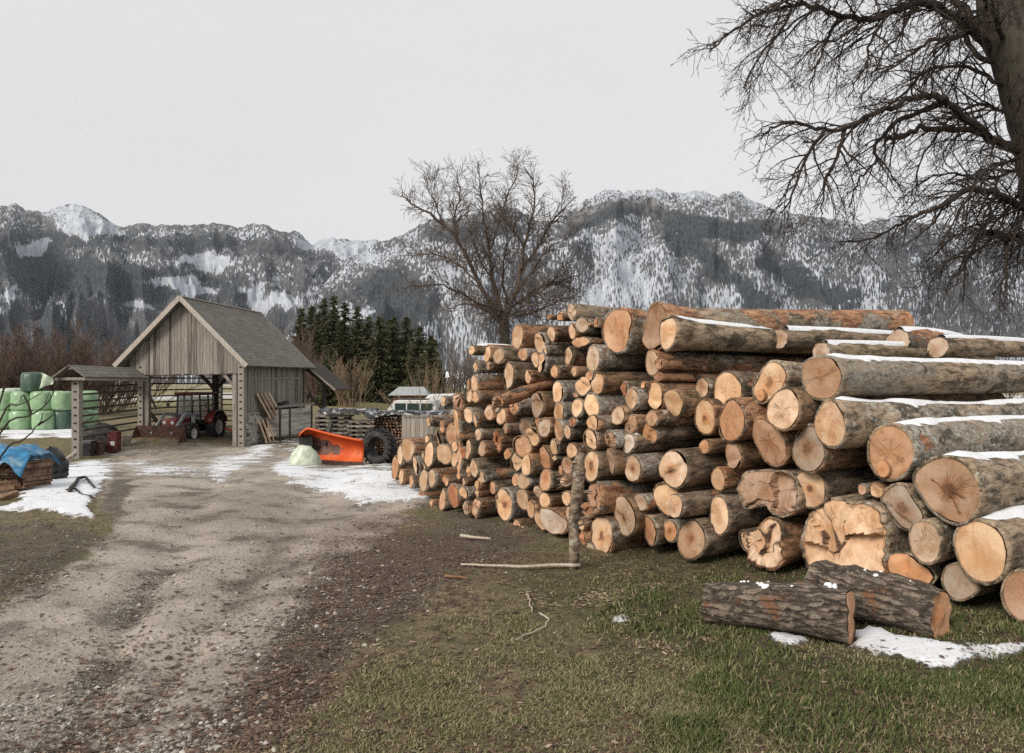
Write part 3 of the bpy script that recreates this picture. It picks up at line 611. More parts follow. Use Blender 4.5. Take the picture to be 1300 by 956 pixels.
OUT={('F',675):[(640,165),(715,170),(790,180),(822,240),(828,300),(800,400),(790,500),(750,610),(690,660),(630,635),(575,570),(535,450),(522,380),(540,300),(575,230)],
('F',1055):[(1060,105),(1130,120),(1180,180),(1190,300),(1180,480),(1110,600),(1020,620),(960,530),(935,430),(950,340),(1000,250),(1010,160)],
('F',1195):[(1250,250),(1290,320),(1300,420),(1270,540),(1200,620),(1140,600),(1110,500),(1100,400),(1110,300),(1170,270)],
('L',290):[(180,320),(260,305),(330,330),(390,300),(460,340),(500,430),(500,560),(500,680),(440,720),(300,720),(150,730),(95,660),(70,570),(95,480),(130,390)],
('L',635):[(540,610),(620,590),(680,610),(700,640),(760,655),(785,700),(760,740),(640,735),(530,710),(495,670)],
('J',760):[(570,200),(700,175),(850,165),(940,200),(970,300),(995,400),(970,490),(860,550),(790,530),(740,470),(680,490),(600,520),(570,560),(545,450),(500,380),(520,280)],
('J',725):[(720,570),(790,560),(840,620),(850,760),(850,900),(800,985),(680,970),(600,930),(600,800),(560,720),(640,690),(690,640)],
('I',760):[(770,45),(850,60),(905,140),(905,200),(860,290),(790,350),(700,410),(650,400),(620,330),(625,260),(660,190),(720,90)],
('K',155):[(150,70),(240,90),(290,200),(285,290),(250,370),(210,440),(130,445),(50,400),(25,300),(25,180),(60,110)],
('L',605):[(560,230),(630,215),(650,270),(730,370),(720,410),(630,480),(590,470),(520,400),(485,340),(495,280)],
('L',840):[(760,95),(850,75),(930,100),(1010,190),(1025,300),(960,400),(900,440),(820,420),(740,360),(645,230),(660,170)],
('B',690):[(690,260),(720,320),(730,430),(715,500),(700,535),(665,460),(650,380),(660,300)],
('B',925):[(940,410),(990,440),(970,520),(920,650),(880,600),(870,540),(910,440)],
('G',660):[(630,170),(690,170),(740,230),(745,290),(720,400),(680,420),(620,380),(580,290),(590,230)],
('I',760.5):[],('A',1150):[(1160,350),(1200,420),(1195,500),(1170,580),(1140,610),(1110,540),(1090,480),(1110,400)],
('E',835):[(740,530),(830,540),(940,640),(930,760),(830,810),(790,760),(740,660)],
('E',965):[(900,400),(960,350),(1030,340),(1030,440),(980,510),(910,470)],
('A',745):[(690,10),(760,-5),(800,50),(795,150),(770,260),(740,220),(715,130)]}
OUTB={('I',720):[(650,520),(720,510),(850,600),(895,720),(890,850),(830,925),(760,925),(700,880),(650,780),(620,680),(620,590)]}
TONE=dict(p=((.71,.52,.355),'pale'),o=((.61,.365,.22),'orange'),b=((.46,.29,.19),'brown'),g=((.50,.42,.345),'greyish'),r=((.50,.24,.14),'reddish'),w=((.86,.84,.82),'snow-white'))
_bx=[480,500,520,545,600,650,690,750,830,890,1000,1030,1100,1200,1300,1400]; _bd=[15.,14.3,13.0,11.4,10.4,10.0,9.3,8.45,8.1,7.9,7.35,7.2,6.9,6.35,5.85,5.5]
def Dfront(px,py): return float(np.interp(px,_bx,_bd))+max(0,(560-py))/1000*1.1
class Lg: pass
logs=[]
for ln in LOGS.split('\n'):
    a,_,lm=ln.partition('|'); q=a.split(); g=Lg(); z=ZONES[q[0]]; x,y,rx,ry=map(float,q[1:5]); fl=q[5]; g.L=float(q[6]) if len(q)>6 else None
    g.px=z[0]+x/z[2]; g.py=z[1]+y/z[2]; g.rx=rx/z[2]; g.ry=ry/z[2]; g.ry*=1.06 if q[0] in 'ABCDE' else 1.02; g.rx*=1.06 if q[0] in 'ABCDE' else 1.02; g.tone=fl[0]; g.fl=fl[1:]; g.lm=lm.strip() or None
    key=(q[0],x); g.out=OUT.get(key) if not (q[0]=='I' and y==720) else OUTB[('I',720)]
    if q[0]=='I' and y==720: g.out=OUTB[('I',720)]
    if g.out: g.out=[((u-x)/z[2],(v-y)/z[2]) for u,v in g.out]
    g.knots=[(968,502,6.5)] if (q[0],x)==('I',760) and y==230 else [(1123,596,9.5)] if (q[0],x)==('K',715) else []
    g.d0=g.d=Dfront(g.px,g.py); logs.append(g)
n=len(logs); d=np.array([g.d0 for g in logs]); d0=d.copy(); ra=np.array([min(g.ry,g.rx*1.5)*.95 for g in logs]); pxv=np.array([g.px for g in logs]); pyv=np.array([g.py for g in logs])
tx=(pxv-CX)/F; tz=(HY-pyv)/F; gr_=-cA*tx+sA
for it in range(400):
    u=gr_*d; zz=tz*d; Rr=ra*d/F; du=u[:,None]-u[None]; dz=zz[:,None]-zz[None]; dist=np.sqrt(du**2+dz**2)+1e-6; ovl=(Rr[:,None]+Rr[None])*.97-dist; np.fill_diagonal(ovl,-1)
    ovl=np.maximum(ovl,0); push=(ovl*np.sign(du+1e-9)*np.clip(np.abs(du)/dist+.25,0,1)).sum(1)*.35
    d=d+np.clip(push/gr_,-.05,.05)-(d-d0)*.012; d=np.clip(d,d0-.75,d0+.75)
for g,q in zip(logs,d): g.d=float(q)
print('LOGS',n,'resid overlap',float(ovl.max()),'mean shift',float(np.abs(d-d0).mean()))
def make_log(g,i):
    r=random.Random(1000+i); d=g.d; Rw=g.ry*d/F; tanp=(g.px-CX)/F; k=cA+tanp*sA
    NS=36 if Rw>.16 else 24
    if 't' in g.fl: NS=60
    ang=[2*PI*j/NS for j in range(NS)]
    if g.out:
        pts=[(-(dx/k)*d/F,-dy*d/F) for dx,dy in g.out]; prof=[]
        for q in ang:
            cx,sy=math.cos(q),math.sin(q); best=Rw*.4
            for j in range(len(pts)):
                (ax,ay),(bx,by)=pts[j],pts[(j+1)%len(pts)]; ex,ey=bx-ax,by-ay; den=cx*ey-sy*ex
                if abs(den)<1e-9: continue
                t=(ax*ey-ay*ex)/den; s=(ax*sy-ay*cx)/den
                if t>0 and -1e-6<=s<=1+1e-6: best=max(best,t)
            prof.append(best)
        prof=[(prof[j-1]+2*prof[j]+prof[(j+1)%NS])/4 for j in range(NS)]; asp=1
    else:
        asp=(g.rx/g.ry)/k; asp=asp if 'e' in g.fl else min(1.25,max(.72,asp))
        a1,p1,a2,p2,a3,p3=r.uniform(0,.06),r.uniform(0,6.3),r.uniform(.02,.085),r.uniform(0,6.3),r.uniform(.01,.05),r.uniform(0,6.3)
        prof=[]
        for q in ang:
            e=1/math.sqrt((math.cos(q)/asp)**2+math.sin(q)**2); prof.append(Rw*e*(1+a1*math.cos(q+p1)+a2*math.cos(2*q+p2)+a3*math.cos(3*q+p3)+r.uniform(-.008,.008)))
    mean=sum(prof)/NS; L=g.L or (4.7 if 'L' in g.fl else r.uniform(3.7,4.3))
    yaw=r.gauss(0,math.radians(1.2)); pit=r.gauss(0,math.radians(.7))
    if 'L' in g.fl: yaw*=.5;pit*=.5

    loc=P(g.px,g.py,d)
    ta,tb=(r.gauss(0,.10),r.gauss(0,.10))
    if 's' in g.fl: ta,tb=r.choice((-1,1))*r.uniform(.25,.4),r.uniform(-.35,.15)
    ta=max(-.5,min(.5,ta))
    torn='t' in g.fl
    if g.lm and 'longest' in g.lm: pit=-.045
    jag=[r.uniform(-.10,.10)*Rw if torn else r.uniform(-.002,.002) for _ in range(NS)]
    stp=None
    if Rw>.11 and r.random()<.5: q_=r.uniform(0,6.28); stp=(math.cos(q_),math.sin(q_),r.uniform(-.1,.6),r.choice((-1,1))*r.uniform(.012,.035))
    facets=[(r.uniform(-.8,.8)*Rw,r.uniform(-.8,.8)*Rw,r.uniform(-.22,.22),r.uniform(-.35,.35),r.uniform(-.35,.35)) for _ in range(6)]
    def fx(y,z,j=None,f=1.0): return ta*y+tb*z+(jag[j]*f**6 if j is not None else 0)
    # bark mesh
    xs_=[0]+[L*t for t in (.012,.03,.06,.1,.15,.21,.28,.36,.45,.55,.65,.75,.86,.97)]; NL=len(xs_)
    bend=(r.gauss(0,.03),r.gauss(0,.02)); taper=r.uniform(.02,.14); flare=r.uniform(0,.05)
    bt=min(.02,.07*Rw)+.004
    V=[];A=[]
    sd=i*3.7
    kn=[(r.uniform(.3,L),r.uniform(0,6.28),r.uniform(.1,.25)) for _ in range(r.randint(1,4))]
    for li,x in enumerate(xs_):
        bl=min(1,x/(.25+.6*mean*2)) if g.out else min(1,x/(L*.6))*.7
        for j,q in enumerate(ang):
            rr=prof[j]*(1-bl)+(mean*(.97 if g.out else 1))*bl
            rr*=(1-taper*x/L+flare*math.exp(-x/.3))*(1+.05*(vnoise(x*2.3+sd,math.cos(q)*1.5+5,i)-.5)+.05*(vnoise(x*5+sd,math.sin(q)*2.6+9,i+5)-.5)+.03*(vnoise(x*9+sd,q*2.2+9,i+9)-.5))
            for kx,kq,kr in kn:
                dd=((x-kx)/.16)**2+(((q-kq+PI)%(2*PI)-PI)*mean/.09)**2; rr+=mean*kr*math.exp(-dd)
            y=rr*math.cos(q);z=rr*math.sin(q)
            xo=fx(y,z,j)*max(0,1-x/.5) if x<.5 else 0
            V.append((x+xo,y+bend[0]*math.sin(x/L*PI)*1.0,z+bend[1]*math.sin(x/L*PI)))
    fcs=[]
    for li in range(NL-1):
        for j in range(NS):
            j2=(j+1)%NS; fcs.append((li*NS+j,li*NS+NS+j,li*NS+NS+j2,li*NS+j2))
    # bark thickness lip at the cut
    b0=len(V); kin=1-bt/mean
    for j,q in enumerate(ang):
        y,z=V[j][1]*kin,V[j][2]*kin; V.append((fx(y,z,j)+.001,y,z))
    for j in range(NS):
        j2=(j+1)%NS; fcs.append((j,j2,b0+j2,b0+j))
    fcs.append(tuple((NL-1)*NS+j for j in range(NS)))
    me=bpy.data.meshes.new('bark'); me.from_pydata(V,[],fcs); ob=fin('bark',me,M['bark'],None,True)
    # cut end
    V2=[];F2=[];ra2=[];ck2=[]; rings=[.0,.2,.42,.64,.83,.95,1.0] if not (torn or stp) else [.0,.1,.2,.3,.4,.5,.6,.7,.8,.88,.95,1.0] if not torn else [k_/20 for k_ in range(21)]
    for ri,f in enumerate(rings):
        for j,q in enumerate(ang):
            y,z=V[j][1]*kin*f*.996,V[j][2]*kin*f*.996
            xo=fx(y,z,j,f)-.003; crk_=0.
            if torn:
                jy=y+(float(vnoise(y/Rw*3,z/Rw*3,i+7))-.5)*Rw*.35; jz=z+(float(vnoise(y/Rw*3+9,z/Rw*3,i+8))-.5)*Rw*.35; fs_=sorted((math.hypot(q[0]-jy,q[1]-jz),q) for q in facets); fc=fs_[0][1]; crk_=max(0.,1-(fs_[1][0]-fs_[0][0])/(.10*Rw))*(1 if f<.97 else 0); xo+=(fc[2]+fc[3]*y/Rw+fc[4]*z/Rw)*Rw*(1-f**6)+(float(vnoise(y/Rw*14,z/Rw*4,i+4))-.5)*Rw*.07
            else:
                xo+=(vnoise(y/Rw*1.5+sd,z/Rw*1.5,i)-.5)*.03
                if stp: dd_=y*stp[0]+z*stp[1]-stp[2]*Rw+(float(vnoise(y/Rw*4,z/Rw*4,i+2))-.5)*Rw*.25; xo+=stp[3]*max(0.,min(1.,dd_/(.10*Rw)+.5))
            V2.append((xo,y,z)); ra2.append(f); ck2.append(crk_)
    for ri in range(len(rings)-1):
        for j in range(NS):
            j2=(j+1)%NS; F2.append((ri*NS+j,ri*NS+NS+j,ri*NS+NS+j2,ri*NS+j2) if ri else (0,NS+j,NS+j2))
    me=bpy.data.meshes.new('cut_end'); me.from_pydata(V2,[],F2); at=me.attributes.new('rad','FLOAT','POINT'); at.data.foreach_set('value',ra2); at=me.attributes.new('crk','FLOAT','POINT'); at.data.foreach_set('value',ck2); me.validate(); ce=fin('cut_end',me,M['end_grain'],None,not torn)
    t=TONE[g.tone][0]; v=r.uniform(.76,1.10); hu=r.uniform(-.08,.08); gm=r.uniform(.25,.6) if r.random()<.28 else r.uniform(0,.15); t=tuple(a_*(1-gm)+b_*gm for a_,b_ in zip(t,(.44,.36,.29)))
    ce.color=(t[0]*v,t[1]*v*(1-hu*.6),t[2]*v*(1-hu*1.6),.85+r.uniform(0,.15) if 'h' in g.fl else r.uniform(0,.42))
    tb_=r.choice([(1,1,1),(1.2,1.0,.85),(.75,.72,.68),(1.15,1.15,1.1),(1.0,.82,.66),(1.3,.95,.75),(.85,.7,.58)])
    if 'L' in g.fl: tb_=(1.45,1.45,1.38)
    ob.color=(*tb_,.9 if 'k' in g.fl else (r.uniform(.2,.5) if r.random()<.5 else r.uniform(.5,.9)))
    if 'L' in g.fl: ob.color[3]=r.uniform(.25,.5)
    if g.lm and 'longest' in g.lm: ob.color[3]=.93
    root=empty('log',loc,PI/2-AX+yaw); root.rotation_euler=(0,pit,PI/2-AX+yaw)
    ob.parent=root; ce.parent=root
    for kx,ky,kr in g.knots:
        cy=-((kx-g.px)/k)*d/F; cz=-(ky-g.py)*d/F; R_=kr*d/F; bm=MB(); V3=[];r3=[]
        for f in (0,.3,.6,.85,1.0,1.12):
            for j in range(20): q=2*PI*j/20; yy=cy+R_*f*math.cos(q)*.9; z2=cz+R_*f*math.sin(q)*1.15; V3.append((fx(yy,z2)-.034+(.05 if f>1 else 0)-.008*(1-f),yy-cy,z2-cz)); r3.append(min(1,f))
        F3=[(a*20+j,a*20+20+j,a*20+20+(j+1)%20,a*20+(j+1)%20) for a in range(5) for j in range(20)]
        me=bpy.data.meshes.new('knot'); me.from_pydata(V3,[],F3); at=me.attributes.new('rad','FLOAT','POINT'); at.data.foreach_set('value',r3); kn_=fin('knot',me,M['end_grain'],root,True); kn_.location=(0,cy,cz); kn_.color=(.60,.34,.19,.7)
    if 'n' in g.fl: snow_cap(root,V,NS,xs_,L,r,i,mean)
    if g.tone=='w': snow_cap(root,V,NS,xs_,L,r,i,mean,.5)
    return root
def snow_cap(root,V,NS,xs_,L,r,i,mean,xmax=None):
    ql=[j for j in range(NS) if 42<=360*j/NS<=138]; bm=MB(); x0=.05; x1=xmax or L*.97
    rows=[]; nx=110
    for s in range(nx):
        x=x0+(x1-x0)*s/(nx-1); li=max(0,min(len(xs_)-2,next((k for k in range(len(xs_)-1) if xs_[k+1]>=x),len(xs_)-2))); f=(x-xs_[li])/(xs_[li+1]-xs_[li]); row=[]
        wl=.42+1.25*(fbm(x*2.6+i,1.3,i,5)-.4); 
        for c,j in enumerate(ql):
            a=Vector(V[li*NS+j]);b=Vector(V[(li+1)*NS+j]); p=a.lerp(b,f); u=abs(2*c/(len(ql)-1)-1)
            th=max(0,wl-u*(.75+.8*vnoise(x*11,c*.8,i+3))); th=min(1,th*2.2)*(.010+.034*vnoise(x*1.7+i,.5,i+1)); e=min(1,s/3,(nx-1-s)/3)
            row.append((x,p.y*(1 if th>0 else .985),p.z+th*e+(-.012 if th*e<=0.001 else .002)))
        rows.append(row)
    m_=len(ql); bm.v=[p for row in rows for p in row]; bm.a=[0]*len(bm.v)
    for s in range(nx-1):
        for c in range(m_-1): bm.f.append((s*m_+c,s*m_+c+1,(s+1)*m_+c+1,(s+1)*m_+c))
    bm.build('snow_cap',M['snow'],root,True)
# labels: each log by the nearest landmark log it lies beside
SEC=['right of','above right of','above','above left of','left of','below left of','below','below right of']
def sector(a,b): return int(((math.degrees(math.atan2(-(a.py-b.py),a.px-b.px))+22.5)%360)//45)
lms=[g for g in logs if g.lm]
rank={}
for l in lms:
    for s in range(8):
        c=sorted([g for g in logs if g is not l and sector(g,l)==s],key=lambda g: math.hypot(g.px-l.px,g.py-l.py))
        for k,g in enumerate(c[:3]): rank.setdefault(id(g),[]).append((k,math.hypot(g.px-l.px,g.py-l.py),l,s))
ORD=['nearest','second nearest','third nearest']
def size_word(g):
    r_=g.ry*g.d/F
    return 'slender' if r_<.075 else 'small' if r_<.115 else 'medium' if r_<.165 else 'thick' if r_<.24 else 'very thick'
for i,g in enumerate(logs):
    root=make_log(g,i)
    if g.lm: lab=size_word(g)+' log with '+g.lm if False else ('log: '+g.lm)
    else:
        o_=sorted(rank.get(id(g),[]),key=lambda q:(q[0],q[1]))
        if o_: k_,_,l,s=o_[0]; lab=f"{size_word(g)} {TONE[g.tone][1]} log end, {ORD[k_]} {SEC[s]} {l.lm}"
        else: lab=f"{size_word(g)} {TONE[g.tone][1]} log end deep in the stacked pile"
        if len(lab.split())>16: lab=lab.replace('second nearest','second').replace('third nearest','third').replace(' log end,',' log,')
        if len(lab.split())>16: lab=' '.join([w_ for w_ in lab.split() if w_ not in ('medium','the','a')])
    if g.lm: lab=g.lm[4:] if g.lm.startswith('the ') else g.lm; lab=lab if 'log' in lab else lab+' of a stacked log'
    tag(root,lab,'log','logs stacked in the pile')
# ------------------------------------------------------------------ extra timber around the pile
def rough_log(name,p0,p1,r0,r1,label,group=None,mat='bark',ends=(True,True),tint=(1,1,1,.3),seed=0,snow=0,etone='o'):
    p0=Vector(p0);p1=Vector(p1); ax=(p1-p0); L=ax.length; root=empty(name,p0); root.rotation_mode='QUATERNION'; root.rotation_quaternion=ax.to_track_quat('X','Z')
    tag(root,label,'log' if 'log' in name else 'branch',group); r=random.Random(seed); NS=28; NL=22; V=[];F_=[]
    for a in range(NL):
        x=L*a/(NL-1); t=a/(NL-1); rr0=r0*(1-t)+r1*t
        for j in range(NS):
            q=2*PI*j/NS; rr=rr0*(1+.22*(vnoise(x*3+seed,math.cos(q)*1.4+4,seed)-.5)+.18*(vnoise(x*7,math.sin(q)*2.2+4,seed+1)-.5)+.12*(vnoise(x*16+seed,q*3.2,seed+2)-.5))
            V.append((x+(r.uniform(-.012,.012) if a in(0,NL-1) else 0),rr*math.cos(q),rr*math.sin(q)+.03*math.sin(t*PI)))
    for a in range(NL-1):
        for j in range(NS): j2=(j+1)%NS; F_.append((a*NS+j,a*NS+NS+j,a*NS+NS+j2,a*NS+j2))
    me=bpy.data.meshes.new('bark'); me.from_pydata(V,[],F_); ob=fin('bark',me,M[mat],root,True); ob.color=tint
    for e,(on,a) in enumerate(zip(ends,(0,NL-1))):
        if not on: continue
        V2=[];F2=[];ra=[]
        for ri,f in enumerate((0,.25,.5,.75,.93,1)):
            for j in range(NS):
                v=V[a*NS+j]; V2.append(((0,L)[e]+(v[0]-(0,L)[e])*f**8+(vnoise(v[1]*9*f+seed,v[2]*9*f,3)-.5)*.05*(1-f*.5),v[1]*f*.965,v[2]*f*.965)); ra.append(f)
        for ri in range(5):
            for j in range(NS): j2=(j+1)%NS; F2.append((ri*NS+j,ri*NS+NS+j,ri*NS+NS+j2,ri*NS+j2) if ri else (0,NS+j,NS+j2))
        me=bpy.data.meshes.new('cut_end'); me.from_pydata(V2,[],F2); at=me.attributes.new('rad','FLOAT','POINT'); at.data.foreach_set('value',ra); me.validate(); c=fin('cut_end',me,M['end_grain'],root); t=TONE[etone][0]; c.color=(*t,.5)
    if snow:
        bm=MB()
        for k in range(snow*4):
            x=L*r.uniform(.25,.95); y=r.uniform(-.4,.3)*r0; rr=r0*(1-x/L)+r1*x/L; zt=math.sqrt(max(0,rr*rr-y*y))+.015; s=r.uniform(.008,.028)*r.uniform(.6,1.3)
            bm.lathe([(.001,.025),(s*.5,.022),(s*.85,.012),(s,-.015)],(x,y,zt),n=9)
        o_=bm.build('snow_patch',M['snow'],root,True); o_['kind']='stuff'
    return root
# two stub logs in front of the pile
a=PG(897,5.95); b=PG(1080,5.45)
rough_log('stub_log',(a[0],a[1],a[2]+.125),(b[0],b[1],b[2]+.175),.14,.19,'dark rough stub log lying nearest in the grass, split orange end facing right',None,'scaly_bark',(True,True),(.75,.72,.7,.12),3,4)
a=PG(1040,6.2); b=PG(1194,5.5)
rough_log('stub_log',(a[0],a[1],a[2]+.18),(b[0],b[1],b[2]+.165),.20,.175,'dark rough stub log half hidden behind the nearer stub, snow at its right end',None,'scaly_bark',(True,True),(.62,.6,.58,.1),8,3)
# stake rammed upright before the pile
g=ghit(728,721); dS=g[1]
tp=P(737,574,dS); rt=empty('standing_stake',g); tag(rt,'upright dead stake with grey knotty bark standing before the stacked logs','stake')
bm=MB(); L_=tp[2]-g[2]; pts=[(0,0,-.05),(.01,0,.2),(.0,0,.45),(.03,.0,.7),(.055,0,.95),(.045,0,L_*.9),(.075,0,L_)]; bm.tube(pts,[.05,.052,.05,.056,.068,.05,.04],12)
for k in range(9):
    q=R.uniform(0,6.28); z=R.uniform(.5,1.05); bm.lathe([(.001,.03),(.02,.02),(.03,0)],(.04+.045*math.cos(q),.045*math.sin(q),z),n=7)
for k in range(5):
    z=R.uniform(.3,1.0); q=R.choice((-.3,.4,3.3,2.8)); bm.tube([(.03,0,z),(.03+.10*math.cos(q),.10*math.sin(q)*.5-.02,z+.04),(.03+.16*math.cos(q),-.03,z+R.uniform(.02,.09))],[.014,.01,.005],5)
o=bm.build('bark_stem',M['bark'],rt,True); o.color=(1.1,1.1,1.08,.25)
bm=MB()
for k in range(16):
    q=R.uniform(2.2,3.9); l=R.uniform(.08,.2); z=.86+R.uniform(-.04,.08); bm.tube([(0,-.02,z),(l*math.cos(q)*.6,-.05,z+l*.3*math.sin(q)),(l*math.cos(q),-.06+R.uniform(-.03,.03),z+l*.6*math.sin(q))],[.009,.007,.002],4,R.random())
bm.build('frayed_splinters',M['split_wood'],rt)
bm=MB()
for z,w_,h_ in ((.12,.025,.07),(.45,.03,.1),(.55,.02,.05)): bm.lathe([(.001,.012),(w_*.6,.01),(w_,0)],(0,0,0),'y',8)
# leaning peeled pole in the pile's upper left
d_=9.7; p0=P(634,510,d_-.35); p1=P(692,488,d_+.1); dr=(Vector(p1)-Vector(p0)); p2=Vector(p1)+dr*.6+Vector((.25,.3,0))
rt=rough_log('peeled_log',p0,p2,.075,.085,'bare peeled pole with splintered orange end leaning out over the upper left pile',None,'bark',(True,False),(1,1,1,1.0),21)
bm=MB()
for k in range(9): bm.tube([(.0,R.uniform(-.05,.05),R.uniform(-.05,.05)),(-R.uniform(.08,.2),R.uniform(-.06,.06),R.uniform(-.06,.06))],[.018,.004],4,R.random())
bm.build('splinters',M['split_wood'],rt)
# weathered logs showing their length on the top back of the pile
def along(px,py,d,L,r0,r1,label,tint,seed,yaw=0,snow=False,name='log'):
    p=Vector(P(px,py,d)); dv=Vector((math.sin(AX+yaw),math.cos(AX+yaw),0)); rt=rough_log(name,p,p+dv*L,r0,r1,label,'logs stacked in the pile','bark',(True,True),tint,seed,0,'g')
    if snow:
        bm=MB(); n_=30; m_=7
        for s in range(n_):
            x=L*(.02+.96*s/(n_-1)); rr=r0+(r1-r0)*x/L
            for c in range(m_):
                q=math.radians(55+70*c/(m_-1)); u=abs(2*c/(m_-1)-1); th=max(0,(.5+.7*vnoise(x*2.4+seed,.3,seed))-u); th=min(1,th*2)*.04
                bm.v.append((x,(rr+th-.01)*math.cos(q),(rr*1.03+th-.012)*math.sin(q)+.03*math.sin(x/L*PI))); bm.a.append(0)
        for s in range(n_-1):
            for c in range(m_-1): bm.f.append((s*m_+c,s*m_+c+1,(s+1)*m_+c+1,(s+1)*m_+c))
        bm.build('snow_cap',M['snow'],rt,True)
    return rt
along(1042,447,8.3,3.6,.10,.09,'thin mossy log with snow lying just behind the long upper right log',(1.3,1.35,1.2,.2),31,0,True)
along(1140,434,9.2,1.6,.15,.12,'short broken reddish log piece on top of the pile near the big tree',(1,.9,.8,.9),32,-.05,True)
along(1190,441,8.6,3.5,.11,.10,'grey weathered log behind the top right row below the big tree',(1.3,1.3,1.25,.3),33,0,True)
for k,(px,py,dd,r_) in enumerate(((905,428,9.0,.13),(990,430,8.9,.12))):
    along(px,py,dd,3.9,r_,r_*.9,['mossy log lying behind the splintered white log on top','snowy log wedged behind the red-hearted knotted log','shaded log behind the dry orange ended log at right','shaded log under the snowy curled end log at right','shaded log behind the big orange-brown end at right'][k],(1.1,1.1,1.05,.3),40+k,0,True)
# sticks on the ground
def stick(name,pp,r,label,mat='twig_tan',lift=.012):
    pts=[Vector(ghit(*q)) for q in pp]; o=pts[0].copy(); fine=[]
    for a,b in zip(pts[:-1],pts[1:]):
        for t in (0,.25,.5,.75): fine.append(a.lerp(b,t)+Vector((R.uniform(-.01,.01),R.uniform(-.01,.01),r+lift)))
    fine.append(pts[-1]+Vector((0,0,r+lift))); bm=MB(); bm.tube([p-o for p in fine],[r*(1-.55*i/len(fine)) for i in range(len(fine))],7); ob=bm.build(name,M[mat],None,True); ob.location=o; tag(ob,label,'stick'); return ob
wood('grey_stick',(.34,.29,.23),(.50,.44,.36),(.18,.14,.11))
stick('fallen_branch',[(736,722),(700,722),(660,724),(620,722),(585,721)],.02,'long pale fallen branch lying on the grass at the foot of the stake','grey_stick')
stick('fallen_branch',[(585,684),(600,686),(623,688)],.022,'short pale stick lying on bare mud left of the pile front','grey_stick')
stick('twig',[(669,756),(672,765),(675,780)],.008,'small curved pale twig on dry grass, the upper of two','grey_stick')
stick('twig',[(685,783),(698,790),(692,800),(672,808),(655,816)],.008,'thin hooked pale twig on dry grass below the small curved twig','grey_stick')
stick('fallen_branch',[(565,735),(580,736),(594,738)],.014,'brown bark strip on the mud left of the long fallen branch','brown_wood')
# ------------------------------------------------------------------ barn
TH=math.radians(7); bo=(-17.24,41.5); bz=-1.57
barn=empty('hay_barn',(bo[0],bo[1],bz),-TH); tag(barn,'open weathered grey timber barn with steep slate roof sheltering a tractor','barn')
def bw(X,Y,Z=0): return Vector((bo[0]+X*math.cos(TH)+Y*math.sin(TH),bo[1]-X*math.sin(TH)+Y*math.cos(TH),bz+Z))
RZ,EZ,RW=7.73,4.17,3.63
def roofz(x): return RZ-(RZ-EZ)*abs(x)/RW
bm=MB(); x=-3.1
while x<3.08:
    w_=R.uniform(.14,.22); x2=min(x+w_,3.1); a=R.random(); y=R.uniform(-.012,.012); zb=3.72+R.uniform(-.03,.03)+.10*(x+3)/6
    bm.add([(x+.006,y,zb),(x2-.006,y,zb),(x2-.006,y,roofz(x2)-.06),(x+.006,y,roofz(x)-.06),(x+.006,y+.03,zb),(x2-.006,y+.03,zb),(x2-.006,y+.03,roofz(x2)-.06),(x+.006,y+.03,roofz(x)-.06)],[(0,1,2,3),(7,6,5,4),(0,4,5,1),(1,5,6,2),(3,7,4,0),(2,6,7,3)],a); x=x2
bm.build('gable_siding',M['weathered_wood'],barn)
bm=MB(); bm.beam((-3.1,.08,3.75),(3.1,.08,3.85),.12,.16); bm.beam((-3.1,8.5,3.9),(3.1,8.5,3.9),.2,.2); bm.beam((-3.05,.1,4.1),(-3.05,8.6,4.1),.2,.2); bm.beam((3.0,.1,4.1),(3.0,8.6,4.1),.2,.2)
for X,Y in ((-.55,4.3),(1.65,5.0),(3.0,8.5),(-.4,8.5),(2.95,4.3)): bm.beam((X,Y,0),(X,Y,4.2),.26,.26)
for sx in (-1,1): bm.beam((-.55,4.3,2.9),(-.55+sx*1.0,4.3,3.9),.16,.16); bm.beam((1.65,5,2.9),(1.65+sx*.9,5,3.9),.15,.15)
bm.beam((-2.4,.3,2.0),(-1.4,.9,.45),.16,.2); bm.beam((-.55,4.3,4.0),(-.55,4.3,7.2),.2,.2); bm.beam((-2.4,.2,3.3),(-1.9,.5,1.9),.08,.1)
bm.build('timber_frame',M['dark_wood'],barn)
# front posts (with peg holes)
def post(X,Y,h,parent,name='hayrack_post',w_=.30,mat='holed_post'):
    bm=MB(); hw=w_/2
    bm.box((0,0,h/2),(hw,hw,h/2)); o=bm.build(name,M[mat],parent); o.location=(X,Y,0)
    me=o.data; nb=MB()
    xsx=[-hw,-.06,-.055,.055,.06,hw]
    # front face subdivided so that the peg-hole band keeps to the post's middle
    for a,b in zip(xsx[:-1],xsx[1:]): pass
    return o
def holed_post(X,Y,h,parent,w_=.32):
    bm=MB(); hw=w_/2; pr=[(-hw,-hw),(-.075,-hw),(-.07,-hw),(.07,-hw),(.075,-hw),(hw,-hw),(hw,hw),(-hw,hw)]; at=[1,1,0,0,1,1,1,1]
    for z in (0,h): bm.add([(a,b,z) for a,b in pr],[],at)
    n_=len(pr)
    for k in range(n_): bm.f.append((k,(k+1)%n_,n_+(k+1)%n_,n_+k))
    bm.f.append(tuple(range(n_,2*n_))); o=bm.build('hayrack_post',M['holed_post'],parent); o.location=(X,Y,0); return o
holed_post(3.12,.12,4.35,barn); holed_post(-2.5,.12,4.2,barn,.26); holed_post(-.35,8.62,4.0,barn,.26); holed_post(-2.5,8.62,4,barn,.26)
MB().beam((2.74,.14,0),(2.74,.14,4.2),.22,.22,.3).build('wooden_post',M['weathered_wood'],barn); MB().beam((-2.16,.14,0),(-2.16,.14,4.1),.24,.24,.7).build('wooden_post',M['weathered_wood'],barn); MB().beam((2.1,.16,3.8),(2.75,.16,3.1),.2,.16,.5).build('brace',M['weathered_wood'],barn)
bm=MB()
